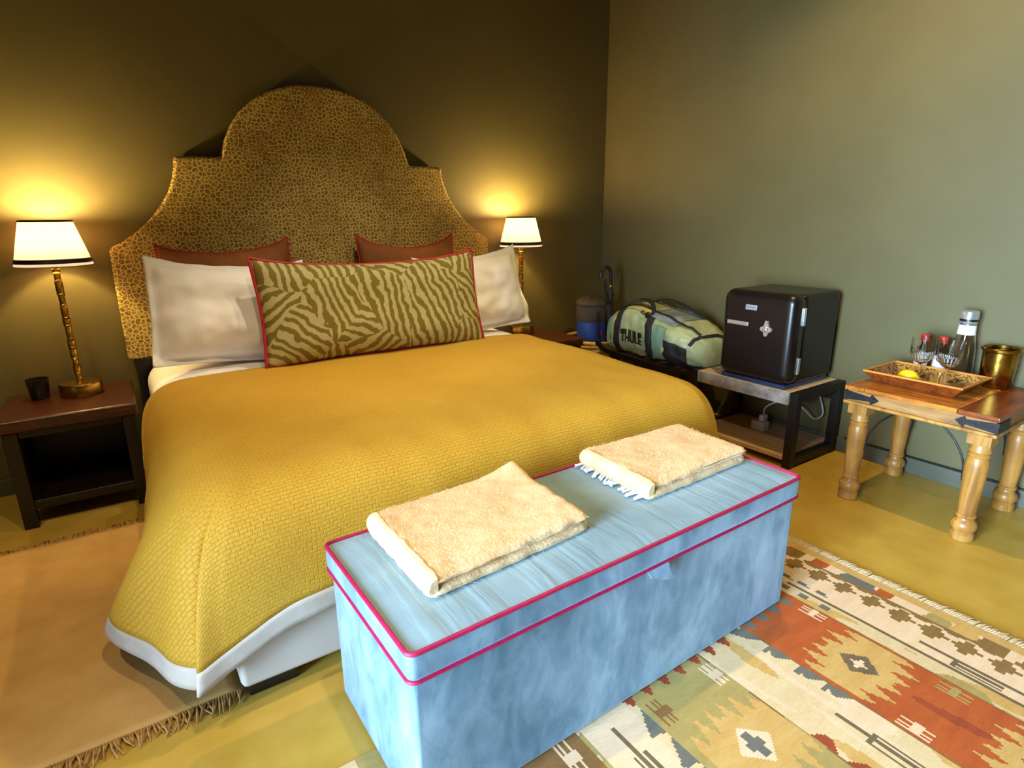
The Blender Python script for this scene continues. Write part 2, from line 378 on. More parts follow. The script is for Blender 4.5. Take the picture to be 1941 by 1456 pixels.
def drape(x0, x1, y0, y1, ztop, stations, name, mat, bmat=None, border=0, parent=None, thick=.012, rows=26, wav=0.0, crown=.02, mid=None):
    crown = .008
    """cloth over the bed: inset top rectangle x0..x1 (left..right), y0 (head) .. y1 (foot) and a skirt to a hem curve.
    stations: list of (edge point key, hem point)."""
    nx, ny = 60, 46
    V = []; UV = []; F = []
    def topz(x, y):
        tx = (x-x0)/(x1-x0); ty = (y-y0)/(y1-y0)
        return ztop+crown*(1-abs(2*min(max(tx, 0), 1)-1)**3)+.006*nz(x*3, y*3, 1)+.003*nz(x*9, y*9, 4)-.012*max(0, ty)**3
    for i in range(nx+1):
        for j in range(ny+1):
            x = x0+(x1-x0)*i/nx; y = y0+(y1-y0)*j/ny
            V.append(Vector((x, y, topz(x, y)))); UV.append((x, y))
    F += grid_faces(nx+1, ny+1)
    F = [tuple(reversed(f)) for f in F]
    # boundary stations
    st = []
    for (kx, ky), hem, out in stations: st.append((Vector((x0+(x1-x0)*kx, y0+(y1-y0)*ky, 0)), Vector(hem), Vector(out)))
    def ev(P, u):
        i = min(int(u), len(P)-2); t = u-i; p0 = P[max(i-1, 0)]; p1 = P[i]; p2 = P[i+1]; p3 = P[min(i+2, len(P)-1)]
        return .5*((2*p1)+(p2-p0)*t+(2*p0-5*p1+4*p2-p3)*t*t+(3*p1-p0-3*p2+p3)*t**3)
    us = []
    for i in range(len(st)-1):
        (ka, kb), (kc_, kd) = stations[i][0], stations[i+1][0]
        if abs(ka-kc_)+abs(kb-kd) < 1e-9: us += [i+k/16 for k in range(16)]
        else:
            N = ny if abs(ka-kc_) < 1e-9 else nx; a_, b_ = (kb, kd) if abs(ka-kc_) < 1e-9 else (ka, kc_)
            ks = [g/N for g in range(N+1)]
            if b_ < a_: ks.reverse()
            for g in ks:
                f = (g-a_)/(b_-a_)
                if -1e-6 <= f < 1-1e-6: us.append(i+max(f, 0))
    us.append(len(st)-1)
    H_ = [s[1] for s in st]; O_ = [s[2] for s in st]; hem_c = []; out_c = []; e_c = []; run = []; L0 = 0
    for u in us:
        i = min(int(u), len(st)-2); hem_c.append(ev(H_, u)); out_c.append(O_[i].lerp(O_[i+1], u-i)); e_c.append(st[i][0].lerp(st[i+1][0], u-i))
        if len(hem_c) > 1: L0 += (hem_c[-1]-hem_c[-2]).length
        run.append(L0)
    n = len(e_c); sk = []
    V2 = []; UV2 = []; hemlen = []
    for i in range(n):
        e = e_c[i].copy(); e.z = topz(e.x, e.y); h = hem_c[i]; o = Vector((out_c[i].x, out_c[i].y, 0))
        if o.length > 0: o.normalize()
        reach = max((h-e).to_2d().dot(o.to_2d()), .1)
        p1 = e+o*min(.19, reach*.92)-Vector((0, 0, .005)); edge = e+o*min(reach*.90, .215)
        p2 = Vector((edge.x+(h.x-edge.x)*.35, edge.y+(h.y-edge.y)*.35, h.z+(e.z-h.z)*.66))
        col = []; L = 0; lens = []
        for k in range(rows*3+1):
            t = k/(rows*3)
            q = e*(1-t)**3+p1*3*t*(1-t)**2+p2*3*t*t*(1-t)+h*t**3
            if col: L += (q-col[-1]).length
            col.append(q); lens.append(L)
        tb = L-border
        tl = [tb*k/rows for k in range(rows+1)]+([tb+border*k/4 for k in range(1, 5)] if border else [])
        res = []
        jx = 0
        for d in tl:
            while jx < len(lens)-2 and lens[jx+1] < d: jx += 1
            f = (d-lens[jx])/max(lens[jx+1]-lens[jx], 1e-9)
            q = col[jx].lerp(col[jx+1], f)
            dr = d/L
            q += o*(wav*dr*math.sin(run[i]*26+1.5*math.sin(run[i]*9)))+o*.008*dr*nz(run[i]*7, d*3, 3)
            res.append(q); 
            UV2.append((e.x+o.x*d, e.y+o.y*d))
        V2 += res
    nr = rows+1+(4 if border else 0)
    off = len(V)
    V += V2; UV += UV2
    body = list(F); bord = []
    for i in range(n-1):
        for j in range(nr-1):
            a = off+i*nr+j; b = off+(i+1)*nr+j
            (bord if j >= rows else body).append((a, a+1, b+1, b))
    def mk(nm, faces, mt, par):
        used = sorted({v for f in faces for v in f}); ix = {v: k for k, v in enumerate(used)}
        o = mesh(nm, [V[v] for v in used], [tuple(ix[v] for v in f) for f in faces], mt, None, True, uv=[UV[v] for v in used])
        bm = bmesh.new(); bm.from_mesh(o.data); bmesh.ops.remove_doubles(bm, verts=bm.verts, dist=1e-4); bmesh.ops.recalc_face_normals(bm, faces=bm.faces); bm.to_mesh(o.data); bm.free()
        md = o.modifiers.new('solid', 'SOLIDIFY'); md.thickness = thick; md.offset = 0
        if par is not None: child(o, par)
        return o
    root = parent
    b1 = mk(name, body, mat, root)
    b2 = mk('border', bord, bmat, root) if border else None
    return b1, b2
# white duvet sheet under the coverlet
A_ = (-1, 0, 0); Bf = (0, -1, 0); Cr = (1, 0, 0)
sh = thing('bed_sheet', 'white cotton sheet showing between the pillows and mustard coverlet', 'sheet', (BC, -.5, .5))
prof_ = crom([(-3.035, .27, 0), (-3.042, .40, 0), (-3.035, .50, 0), (-2.98, .555, 0), (-2.86, .572, 0), (-2.5, .575, 0), (BC, .577, 0), (-1.66, .575, 0), (-1.30, .572, 0), (-1.18, .555, 0), (-1.125, .50, 0), (-1.118, .40, 0), (-1.125, .27, 0)], 8)
V = []; ny = 22
for p in prof_:
    for j in range(ny+1):
        y = -.10-.80*j/ny; w_ = 1 if p.y > .55 else 2.2
        V.append((p.x+.006*w_*nz(p.y*6, y*7, 2)*(1 if p.x < BC else -1), y, p.y+.004*nz(p.x*5, y*6, 8)))
o = mesh('top_sheet', V, grid_faces(len(prof_), ny+1), WHITE, None, True)
bm = bmesh.new(); bm.from_mesh(o.data); bmesh.ops.recalc_face_normals(bm, faces=bm.faces); bm.to_mesh(o.data); bm.free()
md = o.modifiers.new('solid', 'SOLIDIFY'); md.thickness = .006; md.offset = 0; child(o, sh)
# mustard coverlet with white border
cv = thing('coverlet', 'mustard yellow basket-weave coverlet draped over the bed', 'coverlet', (BC, -1.4, .55))
b1, b2 = drape(-2.90, -1.26, -.66, -1.79, .584, [
    ((0, 0), (-3.115, -.66, .26), A_), ((0, .45), (-3.135, -1.12, .20), A_), ((0, .8), (-3.19, -1.40, .13), A_), ((0, 1), (-3.28, -1.56, .105), (-1, -.10, 0)),
    ((0, 1), (-3.195, -1.775, .10), (-1, -.35, 0)), ((0, 1), (-3.105, -1.950, .10), (-1, -.7, 0)), ((0, 1), (-3.045, -1.950, .118), (-.9, -.8, 0)), ((0, 1), (-3.098, -2.000, .116), (-.8, -.9, 0)),
    ((0, 1), (-3.022, -1.990, .145), (-.45, -1, 0)), ((.02, 1), (-2.905, -1.988, .195), (-.1, -1, 0)), ((.08, 1), (-2.79, -1.985, .216), Bf), ((.3, 1), (-2.45, -1.985, .23), Bf),
    ((.6, 1), (-1.9, -1.985, .23), Bf), ((.92, 1), (-1.40, -1.985, .22), Bf), ((1, 1), (-1.20, -1.985, .18), (.3, -1, 0)), ((1, 1), (-1.05, -1.93, .13), (1, -1, 0)),
    ((1, 1), (-.97, -1.76, .14), (1, -.3, 0)), ((1, .7), (-.99, -1.45, .18), Cr), ((1, .4), (-1.01, -1.1, .22), Cr), ((1, 0), (-1.02, -.66, .26), Cr)],
    'woven_cover', COVER, WHITEB, .062, cv, .010, wav=.004)
b2['label'] = 'white cotton border along the hem of the coverlet'

# ------------------------------------------------------------------ headboard
hb = thing('headboard', 'tall arched headboard upholstered in leopard print fabric', 'headboard', (BC, -.045, 0))
half = [(0, 1.885)]
ARC = [(.14, 1.878), (.28, 1.822), (.40, 1.722), (.475, 1.60), (.497, 1.528)]
half = [(0, 1.888), (.09, 1.884), (.17, 1.868), (.25, 1.838), (.32, 1.796), (.385, 1.738), (.435, 1.670), (.472, 1.595), (.495, 1.522),
        (.70, 1.518), (.705, 1.47), (.718, 1.42), (.745, 1.355), (.785, 1.295), (.835, 1.235), (.895, 1.180), (.960, 1.135), (1.020, 1.104), (1.024, .95), (1.026, .58)]
outline = [(-x, z) for x, z in reversed(half)]+half[1:]
bm_ = B(); rx = Matrix.Rotation(PI/2, 4, 'X')
bm_.prism([(x, z) for x, z in outline], -.035, .035, rx)
bm_.build('padded_panel', LEOP, hb, bevel=.014, seg=3)
pts = [(x, -.033, z) for x, z in outline]
B().box((-1.0, .0, .02), (-.9, .03, .60)).build('leg', BLACKWOOD, hb); B().box((.9, .0, .02), (1.0, .03, .60)).build('leg', BLACKWOOD, hb)
hb.location.z = 0

# ------------------------------------------------------------------ pillows
def pillow(name, label, cat, w, h, t, mat, center, tilt, rotz=0, roll=0, piping=None, flange=0, seed=0, wr=.008, group=None, pinch=.06, sag=0.0, ear=.0, piprad=.006):
    root = thing(name, label, cat, center, rotz, group)
    root.rotation_euler = (PI/2-tilt, roll, rotz); root.rotation_mode = 'XYZ'
    root.rotation_euler = (Matrix.Rotation(rotz, 4, 'Z') @ Matrix.Rotation(PI/2-tilt, 4, 'X') @ Matrix.Rotation(roll, 4, 'Z')).to_euler()
    n = 44; V = []; UV = []; F = []
    def outl(s, q):
        # concave sides, corners pulled out
        x = s*w/2*(1-pinch*(1-q*q)**1.0*abs(s)**3*.0-pinch*.5*(1-q*q)*abs(s)**6)
        y = q*h/2*(1-pinch*(1-s*s)*abs(q)**6)
        if q > 0: y += -sag*(1-s*s)*q**3+ear*abs(s)**8*q**6
        return x, y
    fl = flange
    def prof(s, q):
        a = max(0, 1-abs(s)/(1-2*fl/w)) if fl else 1-abs(s); b = max(0, 1-abs(q)/(1-2*fl/h)) if fl else 1-abs(q)
        ss = 1-(1-min(a*1.35, 1))**2.6; qq = 1-(1-min(b*1.35, 1))**2.6
        return (ss*qq)**.62
    for side in (1, -1):
        off = len(V)
        for i in range(n+1):
            for j in range(n+1):
                # denser near the rim
                s = math.sin((i/n-.5)*PI)*.35+(i/n*2-1)*.65; q = math.sin((j/n-.5)*PI)*.35+(j/n*2-1)*.65
                x, y = outl(s, q); p = prof(s, q)
                z = side*(t/2*p+.0028)
                z += side*p**.5*wr*(nz(x*7+seed, y*7, seed)+.6*nz(x*16+seed, y*16, seed+5))+side*wr*.9*min(1, p*3)*nz(x*3+y*9+seed, y*4-x*14, seed+2)*(1-p)
                z += wr*1.2*(1-p)*nz(x*11, y*11, seed+9)
                if i in (0, n) or j in (0, n): z = wr*1.2*nz(x*11, y*11, seed+9)
                V.append((x, y, z)); UV.append((x+w/2, y+h/2))
        fs = grid_faces(n+1, n+1, off)
        F += fs if side == 1 else [tuple(reversed(f)) for f in fs]
    o = mesh('cover', V, F, mat, root, True, uv=UV)
    bm = bmesh.new(); bm.from_mesh(o.data); 
    bmesh.ops.remove_doubles(bm, verts=bm.verts, dist=1e-5); bmesh.ops.recalc_face_normals(bm, faces=bm.faces); bm.to_mesh(o.data); bm.free()
    for p in o.data.polygons: p.use_smooth = True
    if piping is not None:
        ring = []
        for k in range(40): ring.append((-1+2*k/40, 1))
        for k in range(24): ring.append((1, 1-2*k/24))
        for k in range(40): ring.append((1-2*k/40, -1))
        for k in range(24): ring.append((-1, -1+2*k/24))
        pp = []
        for s, q in ring:
            x, y = outl(s, q); pp.append((x*1.004, y*1.008, wr*1.2*nz(x*11, y*11, seed+9)))
        B().tube(pp, piprad, 8, closed=True).build('piping', piping, root, True)
    return root
ZT = .60
def lean(cx, ybot, ztop_bed, h, tilt, t):
    """centre of a pillow whose lower edge sits on the bed at ybot, leaning back by tilt"""
    return (cx, ybot+math.sin(tilt)*h/2, ztop_bed+math.cos(tilt)*h/2)
pillow('cushion', 'brown velvet cushion with red piping behind the left white pillow', 'cushion', .60, .545, .15, BROWNC, lean(-2.615, -.225, .578, .545, .16, .15), .16, 0, .03, REDP, seed=3, group='brown cushions against the headboard', sag=.03, ear=.015, piprad=.004)
pillow('cushion', 'brown velvet cushion with red piping behind the right white pillow', 'cushion', .60, .55, .15, BROWNC, lean(-1.66, -.225, .580, .55, .16, .15), .16, 0, -.01, REDP, seed=13, group='brown cushions against the headboard', sag=.045, ear=.02, piprad=.004)
pillow('pillow', 'white cotton pillow with a flanged edge leaning at the left of the bed', 'pillow', .68, .49, .24, WHITE, lean(-2.67, -.49, .585, .49, .30, .19), .30, .03, -.085, None, .035, seed=21, wr=.022, group='white bed pillows', sag=.02, ear=.01)
pillow('pillow', 'white cotton pillow leaning at the right of the bed beside a lamp', 'pillow', .68, .48, .24, WHITE, lean(-1.37, -.49, .58, .48, .30, .19), .30, -.03, .085, None, .035, seed=34, wr=.022, group='white bed pillows', sag=.02, ear=.01)
pillow('bolster_cushion', 'long zebra print cushion in olive and cream with red piping', 'cushion', 1.12, .475, .20, ZEB, lean(-2.045, -.70, .590, .475, .24, .2), .24, 0, -.004, REDP, seed=44, wr=.006, sag=.026, ear=.012, piprad=.0075)

# ------------------------------------------------------------------ nightstands
def nightstand(label):
    r = thing('nightstand', label, 'nightstand', (0, 0, 0), 0, 'dark wooden nightstands beside the bed')
    w, d, h = .452, .436, .473
    rbox('top', (-w/2-.012, -d/2-.014, h-.055), (w/2+.012, d/2, h), DARKWOOD, r, .012, 3)
    for sx in (-1, 1):
        for sy in (-1, 1):
            x = sx*(w/2-.025); y = sy*(d/2-.025)
            rbox('leg', (x-.025, y-.025, 0), (x+.025, y+.025, h-.055), BLACKWOOD, r, .004)
        rbox('side_panel', (sx*(w/2-.035)-.008, -d/2+.05, .07), (sx*(w/2-.035)+.008, d/2-.05, h-.055), BLACKWOOD, r, .002)
    rbox('back_panel', (-w/2+.05, d/2-.04, .07), (w/2-.05, d/2-.025, h-.055), BLACKWOOD, r, .002)
    rbox('shelf', (-w/2+.035, -d/2+.012, .075), (w/2-.035, d/2-.03, .115), BLACKWOOD, r, .004)
    rbox('apron', (-w/2+.05, -d/2+.012, h-.085), (w/2-.05, -d/2+.03, h-.055), BLACKWOOD, r, .003)
    return r
n1 = nightstand('dark wooden nightstand on the left of the bed under a lit lamp'); n1.location = (-3.347, -.253, 0)
n2 = copy_tree(n1); n2['label'] = 'dark wooden nightstand on the right of the bed, mostly hidden by it'; n2.location = (-.865, -.31, 0)

# ------------------------------------------------------------------ lamps
def lamp(label):
    r = thing('table_lamp', label, 'lamp', (0, 0, 0), 0, 'lit bedside lamps')
    B().lathe([(.0, 0), (.080, 0), (.082, .004), (.082, .050), (.079, .056), (.02, .060), (0, .060)], n=40).build('base', BRASS, r, True)
    prof = [(.0, .058), (.011, .060)]
    z = .065; k = 0; rad = [.0105, .0125, .0095, .0125, .0135, .011, .014, .0125, .0105, .0135]; hs = [.030, .042, .026, .050, .038, .060, .034, .056, .046, .06]
    while z < .545:
        a = rad[k % 10]+.002; h = min(hs[k % 10], .56-z)
        prof += [(a*.78, z), (a*1.12, z+.003), (a*.92, z+.008), (a, z+h*.5), (a*.95, z+h-.008), (a*1.15, z+h-.003)]
        z += h; k += 1
    prof += [(.010, z), (.017, z+.02), (.014, z+.05), (.008, z+.07), (0, z+.07)]
    B().lathe(prof, n=20).build('stem', BRASS, r, True)
    zb, zt, rb, rt = .575, .760, .139, .092
    sd = B().lathe([(rb, zb), (rt, zt)], n=48, cap=False).build('lamp_shade', SHADE, r, True)
    md = sd.modifiers.new('solid', 'SOLIDIFY'); md.thickness = .002
    def band(z0, z1, nm):
        q = lambda z: rb+(rt-rb)*(z-zb)/(zt-zb)
        B().lathe([(q(z0)+.0022, z0), (q(z1)+.0022, z1), (q(z1)-.003, z1), (q(z0)-.003, z0), (q(z0)+.0022, z0)], n=48, cap=False).build(nm, BLACKP, r, True)
    band(zb+.010, zb+.028, 'shade_trim'); band(zt-.009, zt, 'shade_trim')
    B().lathe([(0, .64), (.016, .645), (.028, .67), (.030, .69), (.020, .715), (0, .722)], n=20).build('bulb', BULB, r, True)
    return r
def lamp_light(loc):
    o = light('lamp_light', 'POINT', (loc[0], loc[1], loc[2]+.735), LAMP_W, LAMP_COL, shadow_soft_size=.035)
l1 = lamp('lit brass lamp with cream shade on the left nightstand'); l1.location = (-3.305, -.175, .473)
l2 = copy_tree(l1); l2['label'] = 'lit brass lamp with cream shade on the right nightstand'; l2.location = (-.87, -.175, .473)
for l in (l1, l2): lamp_light(l.location)
# dark glass tumbler on the nightstand
cup = thing('candle_glass', 'small dark glass tumbler on the left nightstand beside the lamp', 'glass', (-3.455, -.165, .473))
DG = M('dark_glass', S(40, 34, 30), S(30, 25, 22), .12, 0, scale=10)
B().lathe([(0, 0), (.030, 0), (.034, .004), (.042, .085), (.043, .09), (.040, .09), (.036, .03), (0, .028)], n=32).build('glass_body', DG, cup, True)
B().lathe([(0, .03), (.0355, .03), (.038, .055), (0, .055)], n=28).build('wax', M('wax', S(70, 60, 52), None, .6), cup, True)

# ------------------------------------------------------------------ ottoman bench
OA = .0183; OX, OY = -2.1194, -2.290; OL, OW = 1.318, .4774
ot = thing('storage_bench', 'blue velvet storage bench with magenta piping at the foot of the bed', 'bench', (OX, OY, .012), OA)
hx, hy = OL/2, OW/2
def rrect(hx, hy, r, z, n=6):
    p = []
    for cx_, cy_, a0 in ((hx-r, hy-r, 0), (-hx+r, hy-r, PI/2), (-hx+r, -hy+r, PI), (hx-r, -hy+r, 1.5*PI)):
        for k in range(n+1):
            a = a0+PI/2*k/n; p.append((cx_+r*math.cos(a), cy_+r*math.sin(a), z))
    return p
def dense(p, step=.03):
    out = []
    for i in range(len(p)):
        a = Vector(p[i]); b = Vector(p[(i+1) % len(p)]); k = max(1, int((b-a).length/step))
        for j in range(k): out.append(a.lerp(b, j/k))
    return out
B().box((-hx+.008, -hy+.008, 0), (hx-.008, hy-.008, .372)).build('body', VELV, ot, bevel=.010, seg=3)
# lid: cushioned slab with slightly quilted top
nx, ny = 72, 28; V = []; F = []
for i in range(nx+1):
    for j in range(ny+1):
        s = i/nx*2-1; q = j/ny*2-1
        x = s*hx; y = q*hy
        ed = min(1, (1-abs(s))*hx/.05)*min(1, (1-abs(q))*hy/.05)
        z = .440+.008*ed+.004*ed*nz(x*4, y*4, 2)+.0016*ed*max(0, -q)*math.sin(x*95+3*nz(x*3, y*6, 7))*(nz(x*5, 0, 1)*.5+.5)
        V.append((x, y, z))
F = grid_faces(nx+1, ny+1)
mesh('lid_top', V, [tuple(f) for f in F], VELT, ot, True)
lid = B(); ring = dense(rrect(hx, hy, .018, 0), .02); k = len(ring); vv = []
for zz, bulge in ((.380, 0), (.392, .002), (.41, .003), (.428, .002), (.441, 0)):
    for p in ring:
        d = Vector((p.x/hx, p.y/hy)); 
        g = 1+bulge/.5*(1+.8*nz(p.x*7, p.y*7, zz*20))
        vv.append((p.x*(1+(g-1)*.6), p.y*g, zz))
ff = []
for a in range(4):
    for j in range(k): ff.append((a*k+j, a*k+(j+1) % k, (a+1)*k+(j+1) % k, (a+1)*k+j))
ff.append(tuple(reversed(range(k))))
mesh('lid_side', vv, ff, VELV, ot, True)
B().tube([(p.x, p.y, .4425+.0015*nz(p.x*6, p.y*6, 1)) for p in ring],   .0052, 8, closed=True).build('piping', PINKP, ot, True)
B().tube([(p.x*1.001, p.y*1.004, .379+.002*nz(p.x*4, p.y*4, 5)) for p in ring], .0045, 8, closed=True).build('piping', PINKP, ot, True)
tb = B()
tb.v = [(-.025, -hy-.004, .377), (.052, -hy-.004, .379), (.045, -hy-.022, .352), (.062, -hy-.030, .338), (.012, -hy-.026, .352), (-.02, -hy-.016, .362)]
tb.v += [(x, y+.004, z) for x, y, z in tb.v]
tb.f = [(0, 5, 4, 2, 1), (4, 3, 2), (6, 7, 8, 10, 11), (10, 8, 9), (0, 1, 7, 6), (1, 2, 8, 7), (2, 3, 9, 8), (3, 4, 10, 9), (4, 5, 11, 10), (5, 0, 6, 11)]
tb.build('pull_tab', VELV, ot)

# ------------------------------------------------------------------ folded mohair blankets
MOHAIR = M('mohair', S(238, 206, 164), S(224, 186, 138), .95, scale=12, bump=.3, bscale=120, sheen=.4, sheen_tint=S(255, 235, 205), bdist=.006)
MOHAIRF = M('mohair_fibre', S(244, 220, 184), S(236, 206, 164), .9, scale=30)
WFR = M('white_yarn', S(232, 236, 244), S(215, 220, 230), .9, scale=60)
def blanket(label, corners, zb, folds, seed, fringe=False, lift=0):
    """corners: back-left, back-right, front-right, front-left on the bench (x, y); folded layers opening at the front"""
    c = [Vector((x, y, 0)) for x, y in corners]; ctr = sum(c, Vector())/4
    r = thing('folded_blanket', label, 'blanket', (ctr.x, ctr.y, zb), 0, 'folded cream mohair blankets on the bench')
    c = [p-ctr for p in c]
    th = .027
    nu, nv = 46, 40
    top = folds*th
    def P(u, v): return c[0]*(1-u)*(1-v)+c[1]*u*(1-v)+c[2]*u*v+c[3]*(1-u)*v
    V = []; F = []
    # each layer is a soft rounded slab; the layers are joined by round folds along the left (u=0)
    for L in range(folds):
        z0 = L*th; off = len(V)
        for side in (0, 1):
            for i in range(nu+1):
                for j in range(nv+1):
                    u = i/nu; v = j/nv
                    g = .012*nz(v*5+seed, L*3, 1)
                    uu = u; vv_ = v*(1-.012*L)+.006*L*nz(u*6, seed, L)
                    p = P(uu, vv_)
                    ex = min(u, 1-u)*.45/.022; ey = min(v, 1-v)*.36/.022
                    e = min(1, ex, 1)*1.0; ee = min(1, ey)
                    rnd = (1-(1-min(e, 1))**2)**.5*(1-(1-min(ee, 1))**2)**.5
                    sp = 1 if side else -1
                    droop = -.004*L
                    z = z0+th/2+sp*th/2*rnd*1.06+(.004*nz(u*4+seed, v*4, L)+.0025*nz(u*13, v*13, seed))*(L+1)/folds*min(1, 1.5*min(ex, ey) if ex < 1 or ey < 1 else 1)
                    if L == folds-1 and side: z += .006*nz(u*2.5, v*2.5, seed+3)
                    z = max(z, .001+ (.0005 if side else 0))+(lift*max(0, u+(1-v)-1.55)**2/.2 if L == folds-1 else 0)
                    V.append((p.x+.004*nz(v*9, seed, L), p.y+.004*nz(u*9, seed+4, L), z))
            fs = grid_faces(nu+1, nv+1, off+side*(nu+1)*(nv+1))
            F += fs if not side else [tuple(reversed(f)) for f in fs]
    # fold roll along the left side and the back joining the layers
    o = mesh('woven_cloth', V, F, MOHAIR, r, True)
    bm = bmesh.new(); bm.from_mesh(o.data); bmesh.ops.remove_doubles(bm, verts=bm.verts, dist=.0012); bmesh.ops.recalc_face_normals(bm, faces=bm.faces); bm.to_mesh(o.data); bm.free()
    for p in o.data.polygons: p.use_smooth = True
    # rolled folds
    fr = B()
    for j0 in range(1):
        line = []
        for j in range(nv+1):
            v = .008+.984*j/nv; p = P(.034, v); line.append((p.x+.004*nz(v*9, seed, 0), p.y, top*.5))
        i = len(fr.v); n = 14
        for k, q in enumerate(line):
            d = (c[0]-c[1]).normalized()
            f = 1-.25*max(0, abs(k/nv-.5)*2-.92)/.08
            for a in range(n):
                an = PI/2+PI*a/(n-1)
                off_ = d*(-math.cos(an))*.029*f; zz = max(math.sin(an)*top*.535*f+top*.5, .002)
                fr.v.append((q[0]+off_.x, q[1]+off_.y, zz+.002*nz(k*.3, a*.5, seed)))
        fr.f += grid_faces(len(line), n, i); fr.f.append(tuple(i+q for q in range(n))); fr.f.append(tuple(i+(len(line)-1)*n+q for q in reversed(range(n))))
    fr.build('fold', MOHAIR, r, True)
    # fuzz fibres
    rnd_ = random.Random(seed); fv = []; ffz = []
    for _ in range(8000):
        if rnd_.random() < .62: u, v = .03+.94*rnd_.random(), .03+.94*rnd_.random(); z = top*1.03; nrm = Vector((0, 0, 1))
        else:
            k = rnd_.randrange(4); t = rnd_.random(); z = rnd_.uniform(.004, top)
            t = .03+.94*t; u, v, nrm = ((.0, t, Vector((-1, 0, .2))), (.985, t, Vector((1, 0, .2))), (t, .02, Vector((0, 1, .2))), (t, .975, Vector((0, -1, .2))))[k]
        p = P(u, v); p.z = z-.003
        d = (nrm+Vector((rnd_.gauss(0, .8), rnd_.gauss(0, .8), rnd_.gauss(0, .35)))).normalized()*rnd_.uniform(.005, .013)
        s_ = d.cross(Vector((rnd_.random(), rnd_.random(), rnd_.random()))).normalized()*.00022
        if p.z+d.z < .002: continue
        b = len(fv); m_ = p+d*.55+Vector((0, 0, -.0015)); e_ = p+d+Vector((rnd_.gauss(0, .003), rnd_.gauss(0, .003), -.002))
        fv += [p-s_, p+s_, m_+s_, m_-s_, e_]; ffz += [(b, b+1, b+2, b+3), (b+3, b+2, b+4)]
    stuff(mesh('fuzz', fv, ffz, MOHAIRF, r))
    if fringe:
        for k in range(22):
            t = (k+.5)/22; p = P(.0, .06+.90*t); d = (c[0]-c[1]).normalized(); L_ = rnd_.uniform(.022, .042); sw = rnd_.uniform(-.02, .02)
            q = [Vector((p.x, p.y, .012))-d*.01, Vector((p.x, p.y, .011))+d*L_*.5+Vector((0, sw*.4, 0)), Vector((p.x, p.y, .0055))+d*L_+Vector((0, sw, 0))]
            B().tube(crom(q, 4), [.004]*7+[.0055, .0035], 6).build('fringe_tassel', WFR, r, True)
    return r
ZO = .012+.4475
blanket('cream mohair blanket folded on the near left half of the bench', [(-2.672, -2.075), (-2.205, -2.050), (-2.212, -2.400), (-2.668, -2.430)], ZO, 2, 5, lift=.03)
blanket('cream mohair blanket with white fringe folded on the far right of the bench', [(-1.955, -2.060), (-1.500, -2.070), (-1.510, -2.360), (-1.965, -2.375)], ZO, 2, 11, True)

# ------------------------------------------------------------------ kilim rug
kil = thing('kilim_rug', 'flat woven kilim rug with orange and olive geometric bands', 'rug', (-2.05, -3.0, 0))
kc = {'cream': ((226, 200, 158), (214, 186, 142)), 'yellow': ((212, 172, 104), (198, 154, 84)), 'orange': ((188, 92, 34), (170, 76, 26)), 'green': ((178, 156, 94), (162, 140, 80)),
      'brown': ((146, 112, 60), (124, 94, 48)), 'dark': ((122, 102, 72), (104, 86, 60)), 'grey': ((116, 114, 104), (100, 100, 94)), 'red': ((164, 72, 36), (146, 60, 30)), 'tan': ((150, 108, 56), (128, 86, 44)), 'pale': ((236, 206, 174), (226, 192, 156))}
kn = list(kc)
def kmat(n):
    a, b = kc[n]; t = NT('kilim_'+n); v = t.coord()
    w = t.noise(t.coord('Object', (40, 400, 1)), 1, 3); n2 = t.noise(t.coord('Object', (3, 14, 1)), 2.2, 4)
    c = t.mix(t.ramp(n2, [(.35, (0, 0, 0, 1)), (.7, (1, 1, 1, 1))]), S(*b), S(*a)); c = t.mix(.2, c, t.ramp(w, [(.3, S(*[x*.8 for x in b])), (.7, S(*[min(255, x*1.08) for x in a]))]))
    t.base(c); t.set(Roughness=.92); t.bump(w, .35, .003); return t.m
KM = [kmat(n) for n in kn]
KX0, KX1, KY0, KY1 = -3.02, -1.085, -2.285, -3.85
cx_, cy_ = .0060, .0060
def star(dx, dy, R):
    """stepped eight pointed kilim star: True inside"""
    ax, ay = abs(dx), abs(dy)
    q = max(ax*.95, 0)+ay*.95
    steps = math.floor(q/.018)*.018
    if q < R*.70: return True
    # toothed rays along y
    lane = math.floor((ax+.0001)/.044); f = (ax/.044)-lane
    reach = R*(1.0 if lane < 2 else .78 if lane == 2 else .0)
    tip = reach*(1-.55*abs(f-.5)*2)
    return ay < tip
